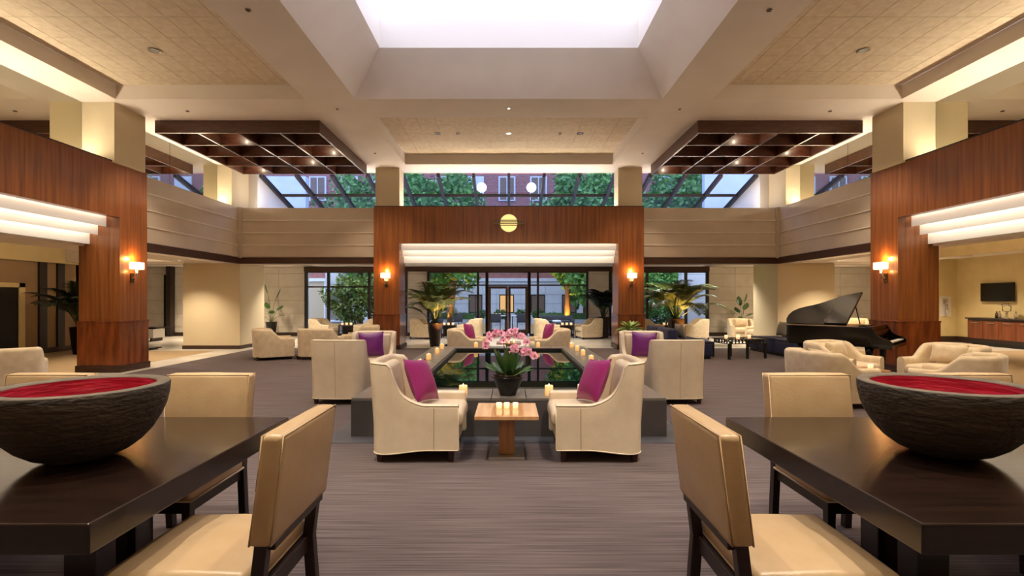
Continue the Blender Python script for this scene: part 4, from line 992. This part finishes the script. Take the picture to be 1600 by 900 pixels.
def leafy(name, lab, cat, loc, potf, h, leaves, m, seed, group=None):
    r = random.Random(seed); o = thing(name,lab,cat,loc,group=group); potf(o)
    for k,(ls,a0,a1,ll,lw,az) in enumerate(leaves):
        part('leaf',leaf_mesh(ls,a0,a1,ll,lw,m),o,(.03*cos(az),.03*sin(az),h-.04),(0,0,az))
    return o
bop = [(.95,.03,.5,.46,.24,.3),(.75,.12,.9,.44,.24,3.4),(.55,.25,1.2,.36,.23,1.2),(.45,.35,1.4,.36,.23,5.2),(.6,.2,1.0,.38,.23,2.4),(.35,.5,1.6,.32,.21,0),(.3,.5,1.5,.32,.21,4.2),(.3,.55,1.6,.3,.21,2.9),(1.15,.02,.35,.40,.14,4.0)]
leafy('bird_of_paradise','leafy bird of paradise in a tall black pot by the left corner pier','plant',(-9.35,19.4,0),lambda o: pot_round(o,.15,.21,.62,'black_pot'),.62,bop,'leaf_orchid',1,'birds of paradise')
leafy('bird_of_paradise','leafy bird of paradise in a dark pot behind the right club chairs','plant',(9.25,19.55,0),lambda o: pot_square(o,.20,.21,.62,'brown_pot'),.62,[(a*.72,b,c,d*.9,e,f+1.3) for a,b,c,d,e,f in bop],'leaf_orchid',2,'birds of paradise')
fr = random.Random(9); fern = [(.04,.35+.9*fr.random(),1.7+.5*fr.random(),.30+.12*fr.random(),.075,fr.random()*2*pi) for k in range(80)]+[(.06,.05+.3*fr.random(),.9+.5*fr.random(),.30,.06,fr.random()*2*pi) for k in range(36)]
leafy('potted_fern','bushy pale green fern behind the right wing chair','plant',(3.5,14.2,0),lambda o: pot_square(o,.23,.18,.66,'brown_pot'),.66,fern,'leaf_pale',3)
# orchid in the black bowl on the pool ledge
orr = random.Random(21)
oc = thing('orchid_planter','pink orchids in a black tapered pot on the front pool ledge','plant',(-.01,5.56,PH))
MB().lathe([(.09,0),(.095,.005),(.098,.03),(.175,.205),(.185,.205),(.185,.215),(.165,.215),(.155,.19),(.001,.19)],28).build('pot','black_pot',oc,True)
MB().lathe([(.158,.19),(.14,.215),(.001,.235)],20).build('soil','soil',oc,True)
for k in range(26):
    az = k*2.39996; inner_ = k > 14
    part('leaf',leaf_mesh(.02,(.05 if inner_ else .35)+orr.random()*.25,(.3 if inner_ else 1.15)+orr.random()*.3,(.27 if inner_ else .19)+orr.random()*.06,.075+.025*orr.random(),'leaf_orchid',fold=.4),oc,(.06*cos(az)*(.5 if inner_ else 1.3),.06*sin(az)*(.5 if inner_ else 1.3),.215),(0,0,az))
def petal(w,l,c):
    b = MB(); n=5; vs=[]
    for i in range(n+1):
        t=i/n; ww=w/2*sin(pi*min(.98,t*.85+.12)); vs += [(-ww,-.012*sin(pi*t),l*t),(0,.004-.012*sin(pi*t),l*t),(ww,-.012*sin(pi*t),l*t)]
    b.add(vs,[(3*i+k,3*i+1+k,3*i+4+k,3*i+3+k) for i in range(n) for k in (0,1)]); return b
def flower_mesh():
    b = MB()
    for ang,w,l in ((0,.030,.040),(2.2,.030,.038),(-2.2,.030,.038),(1.2,.046,.042),(-1.2,.046,.042)):
        q = petal(w,l,0); b.add([(x*cos(ang)+z*sin(ang),y,-x*sin(ang)+z*cos(ang)) for x,y,z in q.v], q.f)
    return b.mesh('flower','petal',True)
FM = flower_mesh(); CM = MB().lathe([(.001,-.012),(.009,-.006),(.011,.004),(.001,.012)],8).mesh('flower_core','petal_core',True)
stems = [[(0,0,.2),(-.03,.0,.42),(-.05,-.01,.60),(.0,-.02,.70),(.10,-.03,.705),(.20,-.03,.63)],
         [(.02,0,.2),(.0,0,.45),(-.03,-.01,.64),(-.12,-.02,.72),(-.20,-.02,.66),(-.25,-.02,.56)],
         [(.03,0,.2),(.05,-.01,.40),(.06,-.02,.52),(.07,-.03,.56),(.09,-.03,.50)],
         [(.04,0,.2),(.12,-.01,.38),(.17,-.02,.48),(.22,-.03,.52),(.29,-.03,.47)]]
for s,st in enumerate(stems):
    P = [Vector(p) for p in st]
    so = MB().tube(P,.0045,5).build('flower_stem','stem_green',oc,True)
    nfl = (11,9,6,6)[s]; tot = len(P)-1; t0 = (2.2,2.0,1.6,2.0)[s]
    for k in range(nfl):
        t = t0+(tot-t0)*k/(nfl-1); i = min(int(t),tot-1); q = P[i].lerp(P[i+1],t-i)
        f = part('flower',FM,oc,q+Vector((orr.uniform(-.02,.02),-.035+orr.uniform(-.01,.01),orr.uniform(-.035,.025))),(orr.uniform(-.3,.3),orr.uniform(-.4,.4),orr.uniform(-.6,.6)),(1.15,)*3)
        part('flower_core',CM,f,(0,-.008,0),scale=(.6,)*3)
# ================================================================ courtyard outside
struct(BX('courtyard_paving','paving',-30,30,20.55,33,-.12,-.02),'pale courtyard paving beyond the glass doors','ground')
struct(BX('lawn','lawn',5.0,16,22.5,27,-.02,.02),'green lawn beyond the right window','lawn')
FY = 32.0
fa = thing('brick_building','brick courtyard building with pale stone ground floor','building',(0,FY,0))
BX('brick_wall','brick',-20,20,.1,.6,2.85,15,fa); BX('stone_core','seam',-20,20,.1,.6,-.1,2.7,fa)
BX('string_course','limestone_out',-20,20,-.06,.2,2.68,2.88,fa)
def in_win(x0,x1,z0,z1,wins):
    return any(x1 > a+.01 and x0 < b-.01 and z1 > c+.01 and z0 < d-.01 for a,b,c,d in wins)
wins = [(-2.62,-1.72,.62,1.82),(-.62,.34,.62,1.82),(1.43,2.36,.62,1.82),(3.45,4.4,.62,1.82),(-5.6,-4.7,.62,1.82),(5.7,6.6,.62,1.82),(-8.6,-7.7,.62,1.82),(8.1,9.0,.62,1.82)]
zs = [-.1,.62,1.22,1.82,2.68]
xsb = sorted(set([round(-12+1.6*k,3) for k in range(16)]+[v for w in wins for v in w[:2]]))
for a,b in zip(zs,zs[1:]):
    for c,d in zip(xsb,xsb[1:]):
        if not in_win(c,d,a,b,wins): BX('stone_block','limestone_out',c+.006,d-.006,0,.12,a+.01,b-.01,fa)
for k,(a,b,c,d) in enumerate(wins):
    w = BX('window','frame_dark',a,b,.08,.14,c,d,fa); BX('pane','window_lit' if k==1 else 'curtain',a+.06,b-.06,.06,.08,c+.06,d-.06,w)
    BX('glazing_bar','frame_dark',(a+b)/2-.02,(a+b)/2+.02,.05,.07,c,d,w)
for z in (5.0,7.9,10.8):
    for k in range(-8,9):
        x = k*2.05-.12
        w = BX('window','limestone_out',x-.55,x+.55,.0,.12,z,z+1.6,fa); BX('pane','curtain' if (k*7+int(z))%3 else 'limestone_out',x-.45,x+.45,-.02,.0,z+.08,z+1.52,w)
        BX('glazing_bar','limestone_out',x-.03,x+.03,-.04,-.02,z+.08,z+1.52,w)
sw = thing('stone_wing','pale stone wing and column outside the left window','building',(-9.3,24,0))
BX('wall','limestone_out',-3,-.6,0,.4,-.1,7.5,sw)
for z in (-.1,.55,1.1,1.65,2.2,2.75):
    BX('stone_block','limestone_out',1.55-.7,1.55+.05,-1.3,-.6,z+.008,z+.545,sw)
BX('lintel','limestone_out',-.6,6,-1.3,-.6,3.3,3.8,sw); BX('brick_band','brick',-.6,6,-1.2,-.7,3.8,4.4,sw)
sw2 = thing('stone_wing','pale stone column and wall outside the right window','building',(8.5,22.6,0))
for z in (-.1,.45,1.0,1.55,2.1,2.65):
    BX('stone_block','limestone_out',-.55,.55,0,.5,z+.008,z+.545,sw2)
BX('wall','limestone_out',.6,5,.3,.6,-.1,7.5,sw2)
# trees and shrubs: trunk, limbs and leaf mass
def leaf_cloud(c, rad, n, s, r, name, m, parent, shellk=.45):
    b = MB()
    for i in range(n):
        while True:
            u = Vector((r.uniform(-1,1),r.uniform(-1,1),r.uniform(-1,1)))
            if .02 < u.length < 1: break
        u = u.normalized()*(u.length**shellk)
        k = 1+.18*sin(u.x*7+u.z*5)+.14*sin(u.y*9+u.z*8)
        p = Vector((c[0]+u.x*rad[0]*k, c[1]+u.y*rad[1]*k, c[2]+u.z*rad[2]*k))
        d = Vector((r.uniform(-1,1),r.uniform(-1,1),r.uniform(-1,.3))).normalized(); w = d.orthogonal().normalized()
        w = (Matrix.Rotation(r.uniform(0,6.28),3,d) @ w)*s*.32*r.uniform(.7,1.2); L = d*s*r.uniform(.7,1.2)
        b.add([p,p+L*.5+w,p+L,p+L*.5-w],[(0,1,2,3)])
    o = b.build(name,m,parent); o['kind'] = 'stuff'; return o
def tree(x,y,h,crown,rad,lab,seed,n=7000,lean=0,glow=0,s=.26,m='leaf_tree',name='courtyard_tree'):
    r = random.Random(seed); o = thing(name,lab,'tree',(x,y,-.02),group='courtyard trees')
    top = crown[2]; pts = [(0,0,0),(lean*.4,0,top*.25),(lean*.8,.05,top*.5),(lean,0,top*.8)]
    MB().tube(pts,[.17,.15,.12,.06],10).build('trunk','trunk',o,True)
    for k in range(6):
        g = k*1.05+r.random(); e = (crown[0]+rad[0]*.6*cos(g),crown[1]+rad[1]*.6*sin(g),top+rad[2]*r.uniform(-.3,.5))
        MB().tube([(lean*.8,.05,top*.5),((lean+e[0])/2,e[1]/2,top*.75),e],[.06,.04,.015],6).build('limb','trunk',o,True)
    leaf_cloud(crown,rad,n,s,r,'foliage',m,o)
    if glow:
        MB().lathe([(.05,.02),(.06,.12),(.045,.12)],12,(-.25 if lean>=0 else .25,-.5,0)).build('uplight','black_satin',o)
        light('uplight_bulb','SPOT',(-.25 if lean>=0 else .25,-.55,.16),glow,(1.0,.45,.08),o,.05,75,.5,(pi-.22,0,0))
    return o
tree(-3.15,26,9,(-1.0,.2,5.0),(2.6,2.5,3.1),'green courtyard tree with orange lit leaning trunk left of the doors',31,15000,.35,420,.30)
tree(3.1,26,9,(.9,.2,5.0),(2.35,2.4,3.1),'green courtyard tree with orange lit trunk right of the doors',32,15000,0,420,.30)
tree(4.52,29.0,9.5,(1.3,.5,5.8),(1.9,1.7,3.3),'courtyard tree with orange lit trunk at the right stone pier',33,7000,0,320)
tree(9.6,27.0,9.5,(0,0,4.9),(2.6,2.3,4.2),'broad green tree beyond the rightmost window',34,13000,0,0,.3)
tree(-8.6,28.5,9.5,(0,0,5.4),(2.2,2.0,3.4),'green tree behind the stone column outside the left window',35,6000,0,0)
def bush(x,y,rad,zc,lab,seed,n,m,s,nst=7):
    r = random.Random(seed); o = thing('leafy_shrub',lab,'shrub',(x,y,-.02),group='courtyard shrubs')
    for k in range(nst):
        g = r.uniform(0,6.28); e = r.uniform(.3,.8)
        MB().tube([(.12*cos(g),.12*sin(g),0),(rad[0]*.35*cos(g)*e,rad[1]*.4*sin(g)*e,zc*.7),(rad[0]*.8*cos(g)*e,rad[1]*.8*sin(g)*e,zc+rad[2]*.5)],[.022,.016,.006],5).build('stem','trunk',o,True)
    leaf_cloud((0,0,zc),rad,n,s,r,'foliage',m,o,.6); return o
bush(-7.15,22.6,(1.25,.7,1.05),1.55,'tall yellow-green bamboo shrub just outside the left window',41,3200,'leaf_bamboo',.17,12)
bush(-5.7,22.9,(1.0,.7,1.1),1.6,'second bamboo shrub outside the left window behind the wooden column',42,1800,'leaf_bamboo',.17,8)
bush(6.3,23.4,(1.2,.8,1.2),1.75,'dense green shrub outside the rightmost window',43,3000,'leaf_tree',.17,9)
bush(7.6,24.6,(.9,.7,.5),.55,'low green shrub on the lawn outside the rightmost window',44,1500,'leaf_hedge',.14,5)
for k,(x0,x1,w) in enumerate(((-4.3,-2.0,'left of the courtyard doors'),(1.75,4.6,'right of the courtyard doors'))):
    o = thing('clipped_hedge','long clipped green hedge in a stone planter '+w,'hedge',((x0+x1)/2,28.4,-.02))
    a = (x1-x0)/2; BX('planter','limestone_out',-a-.1,a+.1,-.4,.4,0,.38,o,.01)
    MB().rbox(-a,a,-.3,.3,.36,.72,.08).build('leaf_mass','leaf_hedge',o,True); leaf_cloud((0,0,.56),(a*.95,.3,.2),1600,.10,random.Random(50+k),'leaves','leaf_hedge',o,.3)
for k,(x,w) in enumerate(((-1.75,'left of the doorway view'),(-.55,'left of the lit window'),(.75,'right of the lit window'),(1.75,'beside the right hedge'))):
    o = thing('round_shrub','small round green shrub outside, '+w,'shrub',(x,29.6,-.02),group='small round shrubs')
    BX('planter','limestone_out',-.25,.25,-.25,.25,0,.35,o,.01); leaf_cloud((0,0,.62),(.36,.34,.30),900,.10,random.Random(60+k),'foliage','leaf_hedge',o,.5)
def patio_sofa(x,y,w,lab):
    o = thing('patio_sofa',lab,'sofa',(x,y,-.02),group='patio sofas')
    MB().rbox(-w/2,w/2,-.4,.4,.05,.4,.03).build('base','patio_grey',o,True); MB().rbox(-w/2,w/2,.22,.42,.35,.72,.05).build('back','patio_grey',o,True)
    for s in (-1,1): MB().rbox(s*(w/2-.09)-.09,s*(w/2-.09)+.09,-.4,.4,.35,.58,.04).build('arm','patio_grey',o,True)
    for q in range(3): MB().rbox(-w/2+.2+q*(w-.4)/3,-w/2+.2+(q+1)*(w-.4)/3-.01,-.36,.2,.4,.5,.04,2,(0,0,0,0,0,.02)).build('cushion','plaster_white' if q==1 else 'patio_grey',o,True)
patio_sofa(2.35,24.3,1.7,'dark grey outdoor sofa right of the glass doors'); patio_sofa(-3.9,24.0,1.3,'dark grey outdoor sofa left of the glass doors')
for k,(x,w) in enumerate(((-.62,'left'),(.62,'right'))):
    o = thing('patio_table','pale patio table seen through the %s glass door' % w,'table',(x,24.4,-.02),group='patio tables')
    BX('tabletop','limestone_out',-.5,.5,-.35,.35,.70,.74,o,.004)
    for a in (-1,1):
        for b in (-1,1): BX('leg','frame_dark',a*.44-.02,a*.44+.02,b*.29-.02,b*.29+.02,0,.70,o)
for k,x in enumerate((-.8,-.62,-.44)): votive(x,24.3,.72,'lit votive on the left patio table, %s' % ['left of three','middle of three','right of three'][k],'patio votives',1.8)
for k,(x,y,rz) in enumerate(((-.62,23.75,0),(.62,23.75,0),(-1.75,24.6,1.2),(-2.6,24.4,.5))):
    o = thing('patio_chair','dark slim patio chair, %s' % ['before the left patio table','before the right patio table','left of the patio tables','beside the left outdoor sofa'][k],'chair',(x,y,-.02),rz,group='patio chairs')
    MB().rbox(-.24,.24,-.22,.24,.42,.46,.015).build('seat','patio_grey',o,True); MB().rbox(-.24,.24,-.25,-.21,.46,.85,.015).build('backrest','patio_grey',o,True)
    for a in (-1,1):
        for b in (-1,1): MB().taper((a*.21,b*.2),.012,.015,0,.42).build('leg','frame_dark',o)
